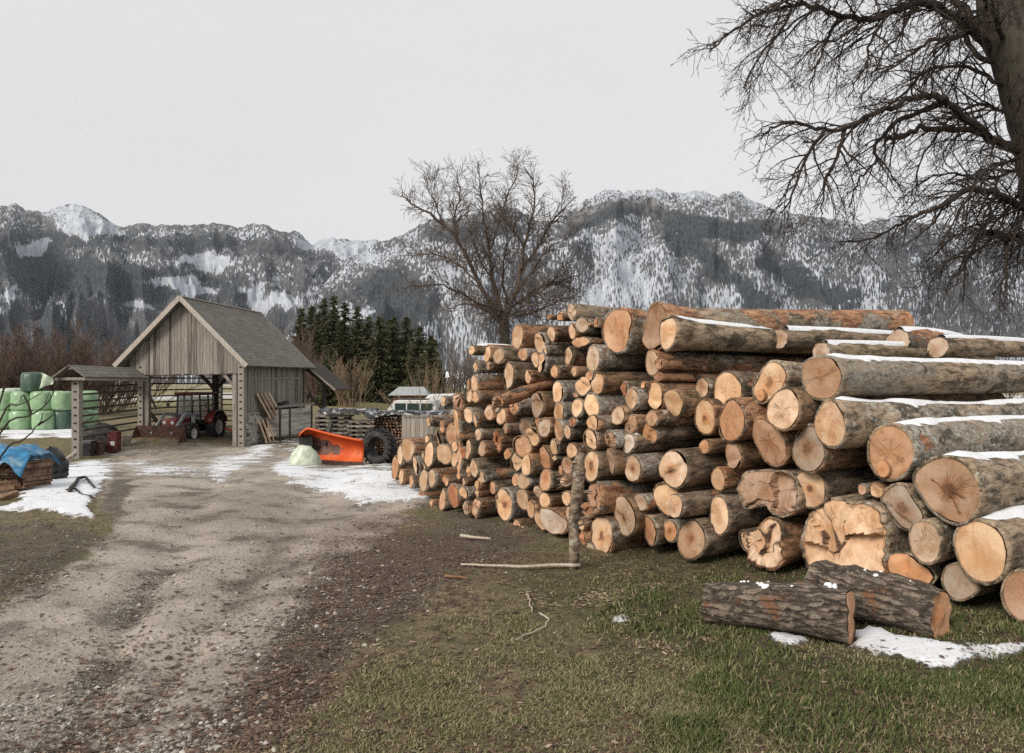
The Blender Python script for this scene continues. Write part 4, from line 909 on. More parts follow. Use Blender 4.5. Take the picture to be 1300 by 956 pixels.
for k in range(10):
    z=.55+.34*k; bm.beam((-2.7,8.75,z+R.uniform(-.03,.03)),(2.9,8.75,z+R.uniform(-.05,.03)),.06,.075,R.random()); bm.beam((-2.62,.4,z+R.uniform(-.03,.03)),(-2.62,8.6,z),.06,.075,R.random())
bm.build('drying_rails',M['dark_wood'],barn)
# long right wall with door leaves
bm=MB(); y=.3
while y<8.6:
    w_=R.uniform(.15,.24); y2=min(y+w_,8.62); xx=3.1+R.uniform(-.012,.012); bm.box((xx,(y+y2)/2,2.95),(.015,(y2-y)/2-.005,1.33 if y<1.9 else 1.6),None,R.random()); y=y2
bm.build('side_wall',M['weathered_wood'],barn)
bm=MB()
for Y,z0,z1 in ((4.55,1.8,4.2),(8.6,1.5,4.2)): bm.box((3.14,Y,(z0+z1)/2),(.025,.07,(z1-z0)/2))
for y0,y1,z in ((2.2,4.4,3.55),(4.7,7.7,3.6)): bm.box((3.145,(y0+y1)/2,z),(.022,(y1-y0)/2,.04))
bm.box((3.17,1.15,1.68),(.06,.9,.05)); bm.build('wall_trim',M['weathered_wood'],barn)
bm=MB()
for k in range(58):
    yy=R.uniform(.35,2.1); zz=R.uniform(.1,1.45); s=R.uniform(.12,.24); rot=Matrix.Rotation(R.uniform(-.5,.5),3,'X')@Matrix.Rotation(R.uniform(-.4,.4),3,'Y'); bm.box((3.18+R.uniform(-.06,.1),yy,zz),(s*.8,s,s*.75),rot,R.random(),.05)
bm.build('stone_plinth',M['stone'],barn,False,.03)
for sx in (-1,1):
    bm=MB(); n_=Vector((sx*(RZ-EZ),0,RW)).normalized()*.09
    P0=[(0,-.5,RZ),(sx*RW,-.5,EZ),(sx*RW,9.0,EZ+.05),(0,9.0,RZ-.02)]
    bm.add([tuple(Vector(p)) for p in P0]+[tuple(Vector(p)+n_) for p in P0],[(0,1,2,3),(7,6,5,4),(0,4,5,1),(1,5,6,2),(2,6,7,3)],0); o=bm.build('roof_slope',M['slate_roof'],barn)
    MB().beam((0,-.52,RZ+.04),(sx*(RW+.04),-.52,EZ+.03),.05,.24).build('bargeboard',M['pale_trim'],barn); MB().beam((0,9.02,RZ+.04),(sx*(RW+.04),9.02,EZ+.05),.05,.14).build('bargeboard',M['pale_trim'],barn)
bm=MB(); bm.beam((0,-.55,RZ+.1),(0,9.05,RZ+.08),.26,.07); bm.build('ridge_cap',M['pale_trim'],barn,False,.02)
# lean-to behind
bm=MB(); n_=Vector((.6,0,.8))*.06; P0=[(2.9,8.7,4.62),(5.05,8.7,2.85),(5.05,12,2.85),(2.9,12,4.62)]
bm.add([tuple(p) for p in P0]+[tuple(Vector(p)+n_) for p in P0],[(0,1,2,3),(7,6,5,4),(0,4,5,1),(1,5,6,2),(2,6,7,3),(3,7,4,0)]); lt=bm.build('lean_to_roof',M['dark_wood'],barn)
bm=MB()
for t in (.15,.35,.55,.75,.95): bm.beam((2.9+2.15*t,8.72,4.56-1.77*t),(2.9+2.15*t,11.9,4.56-1.77*t),.08,.05)
bm.build('roof_battens',M['brown_wood'],lt)
bm=MB(); bm.beam((2.9,8.68,4.66),(5.1,8.68,2.87),.05,.1); bm.build('edge_board',M['pale_trim'],lt)
bm=MB(); bm.beam((4.2,9.2,0),(4.2,9.2,3.3),.2,.2); bm.beam((3.2,9.2,2.6),(4.2,9.2,1.5),.12,.12); bm.beam((3.1,9.0,4.2),(4.7,9.0,3.0),.16,.2); bm.build('lean_to_post',M['dark_wood'],barn)
# ------------------------------------------------------------------ roofed hay rack running forward from the barn
rk=empty('hay_rack',(-19.87,36.0,float(gz(-19.87,36.)))); tag(rk,'narrow roofed hay rack with holed post and horizontal drying rails left of the barn','hay rack')
rz0=rk.location.z; holed_post(0,0,2.0-rz0-.1,rk,.34); ytop=2.0-rz0
bm=MB()
for k in range(9): z=.95+.33*k; bm.beam((.12,-.1,z),(.2,5.3,z+.12),.06,.085,R.random())
bm.build('drying_rails',M['dark_wood'],rk)
for sx in (-1,1):
    bm=MB(); P0=[(0,-.7,ytop+.52),(sx*.72,-.7,ytop+.0),(sx*.78,5.3,ytop-.02),(0.05,5.3,ytop+.50)]; n_=Vector((sx*.5,0,.7))*.07
    bm.add([tuple(p) for p in P0]+[tuple(Vector(p)+n_) for p in P0],[(0,1,2,3),(7,6,5,4),(0,4,5,1),(1,5,6,2),(2,6,7,3)]); bm.build('roof_slope',M['slate_roof'],rk)
bm=MB(); bm.beam((-.7,-.4,ytop-.05),(.7,-.4,ytop-.05),.1,.12); bm.beam((0,-.6,ytop+.42),(0,5.3,ytop+.42),.12,.12); bm.beam((.62,-.6,ytop-.06),(.66,5.3,ytop-.08),.1,.14); bm.beam((-.62,-.6,ytop-.06),(-.66,5.3,ytop-.08),.1,.14); bm.build('roof_frame',M['weathered_wood'],rk)
bm=MB(); pp=[]; 
for t in range(26): q=t/25*PI*3.2; pp.append((.5+.26*math.sin(q),-.02,1.05+t*.045))
bm.tube(pp,.022,6); bm.build('hanging_chain',M['dark_metal'],rk,True)
# ------------------------------------------------------------------ tractor
tr=empty('tractor',(-18.0,44.0,-1.5),math.radians(-8)); tr.scale=(1.14,1.1,1.06); tag(tr,'red farm tractor with raised cab and rusty front loader bucket parked in the barn','tractor')
def wheel(c,r_,w_,nm,parent=tr,rim='white_paint'):
    e=MB(); hw=w_/2; e.lathe([(r_*.56,-hw),(r_*.9,-hw),(r_,-hw*.7),(r_,hw*.7),(r_*.9,hw),(r_*.56,hw),(r_*.56,-hw)],(0,0,0),'x',28); nl=18
    for k in range(nl):
        q=2*PI*k/nl
        for sd in (-1,1): rot=Matrix.Rotation(q+sd*.07,3,'X')@Matrix.Rotation(sd*.45,3,'Z'); e.box(tuple(Matrix.Rotation(q+sd*.07,3,'X')@Vector((sd*hw*.5,0,r_))),(hw*.55,.028,.03),rot)
    o=e.build('wheel',M['rubber'],parent,False); o.location=c
    e=MB(); e.lathe([(r_*.57,-hw*.8),(r_*.5,-hw*.7),(r_*.46,0),(r_*.2,hw*.2),(.01,hw*.25)],(0,0,0),'x',24); e.lathe([(r_*.57,hw*.85),(r_*.5,hw*.75),(r_*.46,hw*.2),(r_*.2,hw*.35),(.01,hw*.4)],(0,0,0),'x',24); e.build('rim',M[rim],o,True); return o
for sx in (-1,1): wheel((sx*.82,1.0,.72),.72,.42,'rear'); wheel((sx*.8,-1.25,.5),.5,.28,'front')
bm=MB(); bm.box((0,-.9,1.02),(.36,.95,.24)); bm.box((0,-1.86,.95),(.34,.05,.26)); bm.build('bonnet',M['red_paint'],tr,False,.06)
bm=MB(); bm.box((0,-.3,.7),(.26,1.5,.22)); bm.box((0,-1.25,.5),(.7,.1,.09)); bm.box((0,1.0,.72),(.7,.14,.14)); bm.build('chassis',M['dark_metal'],tr,False,.02)
cb=MB()
for X,Y in ((-.62,-.1),(.62,-.1),(-.66,1.3),(.66,1.3),(.68,.6),(-.68,.6)): cb.beam((X,Y,.95),(X*.93,Y,2.45),.07,.07)
cb.box((0,.6,1.0),(.66,.72,.12)); cab=cb.build('cab',M['dark_metal'],tr,False,.01)
bm=MB(); bm.box((0,.6,2.5),(.68,.85,.07)); bm.build('cab_roof',M['red_paint'],cab,False,.05)
bm=MB(); bm.box((0,-.1,1.75),(.58,.006,.62)); bm.box((.63,.6,1.75),(.006,.66,.62)); bm.box((-.63,.6,1.75),(.006,.66,.62)); bm.box((0,1.3,1.8),(.6,.006,.55)); bm.build('cab_glass',M['clear_glass'],cab)
for sx in (-1,1):
    bm=MB(); pr=[]
    for k in range(11):
        q=math.radians(15+150*k/10); pr.append((1.0-math.cos(q)*.83,.74+math.sin(q)*.83))
    vs=[(sx*(.62),a,b) for a,b in pr]+[(sx*1.06,a,b) for a,b in pr]; bm.add(vs,[(k,k+1,12+k,11+k) for k in range(10)]); o=bm.build('fender',M['red_paint'],tr,True); s=o.modifiers.new('s','SOLIDIFY'); s.thickness=.04
    bm=MB(); bm.beam((sx*.55,.05,1.35),(sx*.52,-1.3,1.5),.09,.14); bm.beam((sx*.52,-1.3,1.5),(sx*.5,-2.5,.55),.09,.14); bm.beam((sx*.53,-.6,.7),(sx*.53,-.6,1.45),.1,.16); bm.tube([(sx*.53,-.7,1.0),(sx*.51,-1.9,.95)],.035,8); bm.build('loader_arm',M['grey_paint'],tr)
    bm=MB(); bm.lathe([(.001,-.02),(.09,-.015),(.09,.06)],(sx*.2,-1.9,1.05),'y',14); bm.build('headlight',M['white_paint'],tr,True)
    bm=MB(); bm.tube([(sx*.66,-.1,2.1),(sx*1.0,-.2,2.0)],.015,6); bm.box((sx*1.02,-.22,1.9),(.08,.02,.13)); bm.build('mirror',M['dark_metal'],tr)
bm=MB(); pr=[(-2.55,.95),(-2.42,.35),(-2.5,.05),(-3.3,.0),(-3.5,.05)]
vs=[(-1.2,a,b) for a,b in pr]+[(1.2,a,b) for a,b in pr]; bm.add(vs,[(k,k+1,6+k,5+k) for k in range(4)]+[(0,1,2,3),(5,8,7,6)]); o=bm.build('loader_bucket',M['rusty_metal'],tr); s=o.modifiers.new('s','SOLIDIFY'); s.thickness=.035
bm=MB(); bm.tube([(.42,-.5,1.2),(.42,-.5,2.0),(.45,-.45,2.1)],.04,8); bm.build('exhaust_pipe',M['dark_metal'],tr,True)
# trailer hitch and red implement beside it
im=empty('red_implement',tuple(bw(1.9,2.2,0)),-TH); tag(im,'red drawbar implement with black wheels behind the barn\'s front right post','implement')
bm=MB(); bm.beam((-1.4,1.2,.75),(.9,-.6,.5),.1,.1); bm.beam((-.3,.2,.5),(.95,.2,.5),.12,.1); bm.beam((.4,-.7,.48),(.95,-.7,.48),.1,.1); bm.build('drawbar',M['red_paint'],im)
bm=MB(); bm.box((.0,1.9,.95),(.85,.9,.28)); bm.box((.1,1.9,1.5),(.7,.8,.06)); bm.build('tool_body',M['rusty_metal'],im,False,.03)
for sx in (-.7,.75): wheel((sx,1.2,.42),.42,.24,'w',im,'dark_metal')
# boards leaning, bins
def boards(name,n_,p0,p1,spread,w_,label0,group,mat='fresh_board'):
    for k in range(n_):
        o=MB(); a=Vector(p0)+Vector(spread)*k; b=Vector(p1)+Vector(spread)*k; loc=a.copy(); o.beam((0,0,0),tuple(b-a),w_*R.uniform(.85,1.1),.04,R.random(),up=(1,.1,.3)); ob=o.build(name,M[mat]); ob.location=loc; tag(ob,label0[k],'board',group)
g4=['upper fresh sawn board leaning on the barn wall, leftmost of its bunch','upper fresh sawn board leaning on the barn wall, second of its bunch','upper fresh sawn board leaning on the barn wall, third of its bunch','upper wide fresh sawn board leaning against the barn, rightmost of its bunch']
boards('leaning_board',4,tuple(bw(3.62,2.55,1.35)),tuple(bw(3.2,1.7,2.75)),(.12,.30,.02),.26,g4,'sawn boards leaning against the barn wall')
g3=['lower wide board with dark knots leaning at the barn foot','lower narrow board leaning at the barn foot, middle of three','lower narrow board leaning at the barn foot nearest the timber bin']
boards('leaning_board',3,tuple(bw(3.75,1.75,.05)),tuple(bw(3.4,1.5,1.3)),(.07,.42,.02),.36,g3,'sawn boards leaning against the barn wall')
bn=empty('timber_bin',tuple(bw(3.55,5.4,0)),-TH); tag(bn,'long grey plank bin with scrap on its lid along the barn side wall','bin')
bm=MB()
for k in range(6): bm.box((.34,0,.45+.25*k),(.02,2.4,.118),None,R.random()); bm.box((0,-2.42,.45+.25*k),(.34,.02,.118),None,R.random())
bm.build('plank_sides',M['bin_wood'],bn)
for Y in (-2.36,-1.0,2.36): MB().box((.385,Y,1.0),(.03,.07,1.0)).build('corner_post',M['dark_wood'],bn)
bm=MB(); bm.box((0,0,1.98),(.42,2.5,.04)); bm.box((.1,.3,2.05),(.25,1.9,.035),None,.4); bm.build('lid',M['weathered_wood'],bn)
ob=MB().box((0,0,.06),(.2,.35,.06)).box((.05,.5,.09),(.12,.2,.09)).box((0,-.4,.04),(.1,.3,.04)).build('scrap_heap',M['dark_metal'],None,False,.02); ob.location=bw(3.6,4.2,2.09); tag(ob,'dark metal scrap heap lying on the timber bin lid','scrap')
# ------------------------------------------------------------------ snow plough blade and tractor tyre
dp=30.; gp=PG(418,dp); pl=empty('snow_plough_blade',(gp[0],gp[1],gp[2]),math.radians(8)); tag(pl,'scuffed orange snow plough blade lying on snow beside a big tyre','plough blade')
ud,vd=26,20; V=[];A=[]
for i in range(ud):
    s=i/(ud-1); x=-1.12+2.36*s; rad_=.60-.19*s; z0=.16*(1-s)**2+.03; sq=min(1,(s+.03)/.16)**.5
    for j in range(vd):
        t=j/(vd-1); q=math.radians(-72+172*t); V.append((x+.05*math.sin(3*t),.30-.35*s+rad_*math.cos(q)*.95-.15,z0+.0+rad_*(1+math.sin(q)*sq)*1.08)); A.append(.62*math.exp(-((t-.40)/.24)**2)*(1.05-.95*max(0,s-.25))-.10-.05*s)
Fp=[(i*vd+j,i*vd+vd+j,i*vd+vd+j+1,i*vd+j+1) for i in range(ud-1) for j in range(vd-1)]
bm=MB(); bm.add(V,Fp,A); o=bm.build('mouldboard',M['orange_paint'],pl,True); s=o.modifiers.new('s','SOLIDIFY'); s.thickness=.035
bm=MB(); tpv=[V[i*vd+vd-1] for i in range(ud)]; btv=[V[i*vd] for i in range(ud)]; bm.tube(tpv,.03,6); bm.build('top_rim',M['orange_paint'],pl,True)
bm=MB(); 
for a_,b_ in zip(btv[:-1],btv[1:]): bm.beam((a_[0],a_[1]-.02,a_[2]-.03),(b_[0],b_[1]-.02,b_[2]-.03),.05,.16)
bm.build('cutting_edge',M['rusty_metal'],pl)
lft=[V[j] for j in range(vd)]; bm=MB(); c_=np.mean(np.array(lft),0); bm.add(lft+[(c_[0]-.05,c_[1]+.2,c_[2])],[(j,j+1,vd) for j in range(vd-1)],-.1); bm.build('end_plate',M['orange_paint'],pl)
bm=MB(); bm.beam((-.2,.5,.7),(.0,.9,1.55),.14,.14); bm.box((-.9,.5,.75),(.25,.25,.3)); bm.beam((-.6,.6,.6),(.9,.6,.5),.1,.14); bm.build('mounting_frame',M['dark_metal'],pl)
gt=PG(482,30.6); ty=empty('loose_tyre',(gt[0],gt[1],gt[2]+.66),0); tag(ty,'large black tractor tyre without rim standing on snow beside the orange plough','tyre')
rot=Matrix.Rotation(math.radians(-118+180),3,'Z'); bm=MB(); hw=.30; bm.lathe([(.40,-hw*.75),(.50,-hw),(.62,-hw*.95),(.68,-hw*.7),(.69,0),(.68,hw*.7),(.62,hw*.95),(.50,hw),(.40,hw*.75),(.38,hw*.6),(.44,0),(.38,-hw*.6),(.40,-hw*.75)],(0,0,0),'x',48,0,rot); bm.build('tyre_carcass',M['rubber'],ty,True)
bm=MB()
for k in range(22):
    q=2*PI*k/22
    for sd in (-1,1): r2=rot@Matrix.Rotation(q+sd*.07,3,'X'); bm.box(tuple(r2@Vector((sd*hw*.5,0,.70))),(hw*.56,.03,.035),r2@Matrix.Rotation(sd*.5,3,'Z'))
bm.build('tread_lugs',M['rubber'],ty)
gs=PG(386,29.2); bm=MB(); V=[];
for i in range(14):
    t=i/13
    for j in range(18):
        q=2*PI*j/18; rr=(.52-.30*t**1.6)*(1+.3*(vnoise(math.cos(q)*2+5,math.sin(q)*2+t*3,9)-.5))
        V.append((rr*math.cos(q)*1.15,rr*math.sin(q)*.8,t*.72+.1*(vnoise(q*2,t*3,5)-.5)))
bm.add(V,[(i*18+j,i*18+(j+1)%18,i*18+18+(j+1)%18,i*18+18+j) for i in range(13) for j in range(18)]+[tuple(13*18+j for j in range(18))]); o=bm.build('plastic_sack',M['pale_wrap'],None,True); o.location=gs; tag(o,'crumpled pale green plastic sack under the left end of the plough','sack')
# ------------------------------------------------------------------ firewood stacks, pallets, crate
def billet(bm,c,L,s,ax,a):
    k=R.choice((3,3,4)); base=R.uniform(0,6.28); ax=Vector(ax).normalized(); u=ax.orthogonal().normalized(); w_=ax.cross(u); vs=[]
    for e in (-.5,.5):
        for j in range(k): q=base+2*PI*j/k+R.uniform(-.3,.3); rr=s*R.uniform(.7,1.1); vs.append(tuple(Vector(c)+ax*L*e+u*rr*math.cos(q)+w_*rr*math.sin(q)))
    bm.add(vs,[tuple(range(k))[::-1],tuple(range(k,2*k))]+[(j,(j+1)%k,k+(j+1)%k,k+j) for j in range(k)],a)
def stack(name,px0,px1,d,top,ax,label,cat='firewood',s=.075,L=.9):
    x0=(px0-CX)/F*d;x1=(px1-CX)/F*d; z0=float(gz((x0+x1)/2,d)); bm=MB(); z=z0+s
    while z<top:
        x=x0+s*R.random()
        while x<x1: billet(bm,(x,d+R.uniform(-.05,.05),z+R.uniform(-.02,.02)),L,s*R.uniform(.7,1.15),ax,R.random()); x+=s*1.75
        z+=s*1.6
    c=Vector(((x0+x1)/2,d,z0)); bm.v=[tuple(Vector(v)-c) for v in bm.v]; o=bm.build(name,M['split_wood']); o.location=c; tag(o,label,cat,None,'stuff'); return o
zt=.40
def pallet_stack(px0,px1,d,n_,label):
    x0=(px0-CX)/F*d;x1=(px1-CX)/F*d; c=Vector(((x0+x1)/2,d,float(gz((x0+x1)/2,d)))); hw=(x1-x0)/2; e=empty('lumber_stack',c); tag(e,label,'lumber stack'); bm=MB(); b2=MB()
    for k in range(n_):
        z=.1+k*.2; bm.box((R.uniform(-.06,.06),0,z+.12),(hw*R.uniform(.94,1.05),.55,.045),None,R.random())
        for s in (-.8,0,.8): b2.box((s*hw,R.uniform(-.1,.05),z+.03),(.09,.5,.055),None,R.random())
    bm.build('boards',M['weathered_wood'],e); b2.build('spacers',M['dark_wood'],e)
pallet_stack(402,446,38.2,9,'stack of rough boards with spacers under a tarp right of the barn'); pallet_stack(444,478,37.3,8,'paler stack of rough slabs behind the tractor tyre')
stack('firewood_stack',478,516,37.8,.22,(0.1,1,0),'round split firewood stacked between slab stack and grey crate',L=1.1,s=.09)
bx=empty('slatted_crate',PG(532,37)); tag(bx,'grey slatted wooden crate beside the firewood behind the pile\'s left end','crate'); bm=MB()
for k in range(7): bm.box((-.62+.205*k,-.6,1.0),(.095,.02,.95),None,R.random())
bm.box((0,0,1.0),(.68,.55,.85),None,.3); bm.build('slats',M['pale_trim'],bx)
for z in (1.9,.9): MB().box((0,-.63,z),(.70,.02,.06),None,z*.3).build('cross_board',M['weathered_wood'],bx)
def tarp(name,px0,px1,d,z0,z1,wd,label,mat,seed):
    x0=(px0-CX)/F*d;x1=(px1-CX)/F*d; c=Vector(((x0+x1)/2,d,z0)); nx_=40;ny_=14; V=[]
    for j in range(ny_):
        for i in range(nx_):
            u=i/(nx_-1);v=j/(ny_-1)*2-1; x=(u-.5)*(x1-x0); over=max(0,abs(v)-.75)/.25; V.append((x,v*wd+.06*(vnoise(u*14,v*3,seed)-.5),(z1-z0)*u+.22*(fbm(u*9,v*3,seed)-.5)-over*.20*(.3+1.3*vnoise(u*11,3,seed+2))))
    bm=MB(); bm.add(V,[(j*nx_+i,j*nx_+i+1,j*nx_+nx_+i+1,j*nx_+nx_+i) for j in range(ny_-1) for i in range(nx_-1)]); o=bm.build(name,M[mat],None,True); o.location=c; tag(o,label,'tarp'); s=o.modifiers.new('s','SOLIDIFY'); s.thickness=.02; return o
tarp('tarp_sheet',408,478,37.9,.52,.47,.8,'dark tarp with snow patches over the board stacks right of the barn','grey_tarp',4)
tarp('tarp_sheet',466,566,37.6,.42,.40,.8,'long snow dusted tarp over the firewood and crate','grey_tarp',14)
# left firewood under blue tarp
wd0=12.6; k=0; wl=[]
for row in range(9):
    for col in range(4):
        px_=-16+col*13+R.uniform(-2,2); z=.04+row*.046; bm=MB(); ax=(1,.25+R.uniform(-.2,.2),R.uniform(-.06,.06)); L=R.uniform(.2,.42); billet(bm,(0,0,0),L,.038*R.uniform(.75,1.2),ax,R.random()); o=bm.build('split_log',M['split_wood']); g=P(px_,600,wd0+R.uniform(-.1,.15)); o.location=(g[0],g[1],float(gz(g[0],g[1]))+z); wl.append(o)
        rw=['bottom','second','third','fourth','fifth','sixth','seventh','eighth','top'][row]; cl=['leftmost','second','third','rightmost'][col]; tag(o,f'split firewood piece in the {rw} layer under the blue tarp, {cl} of its layer','firewood','split firewood under the blue tarp')
for row in range(8):
    bm=MB(); g=P(38+R.uniform(-1,2),600,wd0-.05); 
    billet(bm,(0,0,0),.5,.042,(.35,1,0),R.random()); o=bm.build('split_log',M['split_wood']); o.location=(g[0],g[1]+.2,float(gz(g[0],g[1]))+.05+row*.055); tag(o,f"split firewood end in the stack's right end column, {['lowest','second','third','fourth','fifth','sixth','seventh','highest'][row]} of the column",'firewood','split firewood under the blue tarp')
x0,x1=P(-40,0,wd0)[0],P(47,0,wd0)[0]; V=[]; nx_,ny_=34,18; zb=float(gz(x1,wd0))
for j in range(ny_):
    for i in range(nx_):
        u=i/(nx_-1);v=j/(ny_-1)*2-1; over=max(0,abs(v)-.5)/.5; ov2=max(0,u-.8)/.2; V.append(((u-.5)*(x1-x0)*(1.03),v*.55+.05*(vnoise(u*9,v*4,3)-.5),.72+.16*(fbm(u*7,v*3,8)-.5)-over*.22*(.4+1.1*vnoise(u*8,2,5))-ov2*.10))
bm=MB(); bm.add(V,[(j*nx_+i,j*nx_+i+1,j*nx_+nx_+i+1,j*nx_+nx_+i) for j in range(ny_-1) for i in range(nx_-1)]); o=bm.build('blue_tarp',M['blue_tarp'],None,True); o.location=((x0+x1)/2,wd0+.1,zb-.04); tag(o,'faded blue tarp draped over a low firewood stack at the left edge','tarp'); s=o.modifiers.new('s','SOLIDIFY'); s.thickness=.012
def lump(name,c,sx,sy,sz,mat,label,cat,seed,fold=.35):
    V=[];n1,n2=16,22
    for i in range(n1):
        t=i/(n1-1)
        for j in range(n2):
            q=2*PI*j/n2; rr=(1-t**2.2)**.5*(1+fold*(fbm(math.cos(q)*2.2+9,math.sin(q)*2.2+t*2.4,seed,4)-.5)*1.6); V.append((sx*rr*math.cos(q),sy*rr*math.sin(q),sz*t*(1+.3*(vnoise(q*1.7,1.,seed)-.5))))
    bm=MB(); bm.add(V,[(i*n2+j,i*n2+(j+1)%n2,i*n2+n2+(j+1)%n2,i*n2+n2+j) for i in range(n1-1) for j in range(n2)]); o=bm.build(name,M[mat],None,True); o.location=c; tag(o,label,cat); return o
g=PG(62,14.2); lump('plastic_heap',(g[0],g[1],g[2]),.24,.3,.55,'black_plastic','crumpled black plastic heap right of the blue tarp','plastic sheet',5,1.3)
for k,(a,b,lb) in enumerate((((54,603),(42,570),'pale plank sticking up between the blue tarp and the black plastic'),((76,588),(98,572),'upper pale plank sloping up to the hay rack post'),((76,592),(97,578),'lower pale plank sloping up to the hay rack post'))):
    dd=13.6 if k==0 else 22.; p=Vector(P(*a,dd));q=Vector(P(*b,dd+.3)); bm=MB(); bm.beam((0,0,0),tuple(q-p),.09 if k==0 else .14,.03,R.random()); o=bm.build('plank',M['pale_trim']); o.location=p; tag(o,lb,'plank')
bm=MB(); g=ghit(6,636); billet(bm,(0,0,.05),.34,.06,(.6,.8,.25),.4); o=bm.build('split_log',M['split_wood']); o.location=g; tag(o,'single split log lying apart on the snow edge at the left','firewood')
for k,(pp,lb) in enumerate((([(88,628),(100,612),(108,610),(120,624)],'dark wavy root lying on the left snow patch'),([(84,626),(95,624),(104,632),(118,634)],'thin bent branch on the left snow patch below the root'))): stick('fallen_branch',pp,.035 if k==0 else .018,lb,'dark_wood',.03)
# junk under the hay rack
def bin_(px,d,w_,h_,mat,label,name='waste_bin',cat='bin'):
    e=empty(name,PG(px,d)); tag(e,label,cat); bm=MB(); a=w_*.42; bm.add([(sx*a,sy*a,0) for sx,sy in((-1,-1),(1,-1),(1,1),(-1,1))]+[(sx*w_/2,sy*w_/2,h_) for sx,sy in((-1,-1),(1,-1),(1,1),(-1,1))],[(3,2,1,0),(4,5,6,7),(0,1,5,4),(1,2,6,5),(2,3,7,6),(3,0,4,7)]); bm.build('bin_body',M[mat],e,False,.03); bm=MB(); bm.box((0,0,h_+.03),(w_*.53,w_*.53,.035)); bm.build('lid',M[mat],e,False,.02); return e
bin_(112,37,.55,.68,'black_plastic','dark grey plastic bin right of the holed rack post')
bin_(124,37.6,.5,.55,'rusty_metal','brown metal box standing between the grey bin and red cabinet','metal_box','box')
bin_(133,38.4,.6,.75,'dark_metal','dark tool box behind the row of junk left of the red cabinet','tool_box','box')
e=empty('red_cabinet',PG(145,38.2)); tag(e,'small red metal cabinet with a pale label under the hay rack','cabinet'); bm=MB(); bm.box((0,0,.5),(.24,.22,.5)); bm.build('cabinet_body',M['maroon_paint'],e,False,.02); bm=MB(); bm.box((.03,-.232,.42),(.1,.006,.1)); bm.build('label_plate',M['white_paint'],e)
e=empty('beige_tub',PG(160,39.5)); tag(e,'pale beige tub between the red cabinet and the loader bucket','tub'); bm=MB(); bm.lathe([(.01,.02),(.2,.0),(.3,.5),(.33,.52),(.29,.5),(.2,.1)],(0,0,0),'z',20); bm.build('tub_bowl',M['beige_metal'],e,True)
g=PG(126,40.5); lump('tarp_heap',g,1.1,.5,.85,'dark_metal','dark covered heap behind the bins under the hay rack','heap',12,.5)
# ------------------------------------------------------------------ wrapped bales
bl=[(4,47.5,0,'pale green wrapped bale cut by the left edge, bottom row','green_wrap'),(27,47.3,0,'pale green wrapped bale, second from left in the bottom row','green_wrap'),(56,47,0,'large pale green wrapped bale in the middle of the bottom row','green_wrap'),(81,47.6,0,'dark green wrapped bale in the bottom row','dark_wrap'),(111,49,0,'pale green bale behind the rack rails, bottom of its pair','green_wrap'),
 (6,47.6,1,'pale green wrapped bale cut by the left edge, upper row','green_wrap'),(29,47.4,1,'pale green wrapped bale, second from left in the upper row','green_wrap'),(54,47.2,1,'pale green wrapped bale in the middle of the upper row','green_wrap'),(79,47.5,1,'pale green wrapped bale at the right end of the upper row','green_wrap'),(111,49.1,1,'pale green bale behind the rack rails, top of its pair','green_wrap'),(14,49.2,1.15,'whitish flattened wrapped bale behind the upper row at the left edge','pale_wrap')]
for px_,dd,row,lb,mt in bl+[(42,47.4,2,'dark green topmost bale with loose torn wrap','dark_wrap')]:
    g=PG(px_,dd); e=empty('wrapped_bale',(g[0],g[1],g[2]+row*1.14)); tag(e,lb,'hay bale','wrapped hay bales left of the barn'); rr=.63; V=[];n2=30; pr=[(0.02,0),(.45,0),(.58,.04),(.63,.16),(.645,.57),(.63,1.0),(.57,1.12),(.44,1.16),(.02,1.165)]
    sd=int(px_*3+row*100)
    for r_,h_ in pr:
        for j in range(n2):
            q=2*PI*j/n2; f=1+.035*(vnoise(q*2.5,h_*1.2,sd)-.5)+.03*math.sin(q*9+sd)*(.3+.7*vnoise(q*3,1,sd)); V.append((r_*f*math.cos(q),r_*f*math.sin(q),h_+.05*(vnoise(math.cos(q)*1.5+3,math.sin(q)*1.5,sd)-.5)))
    bm=MB(); bm.add(V,[(i*n2+j,i*n2+(j+1)%n2,i*n2+n2+(j+1)%n2,i*n2+n2+j) for i in range(len(pr)-1) for j in range(n2)]); bm.build('wrap',M[mt],e,True)
    if row==2:
        V=[]
        for i in range(10):
            for j in range(8): u,v=i/9,j/7; V.append((.45+u*.85,-.25+.12*math.sin(u*6+v*3),1.1-.25*u*u-v*(.95-.62*u)+.08*math.sin(v*5)))
        bm=MB(); bm.add(V,[(i*8+j,i*8+j+1,i*8+9+j,i*8+8+j) for i in range(9) for j in range(7)]); bm.build('loose_wrap',M['pale_wrap'],e,True)
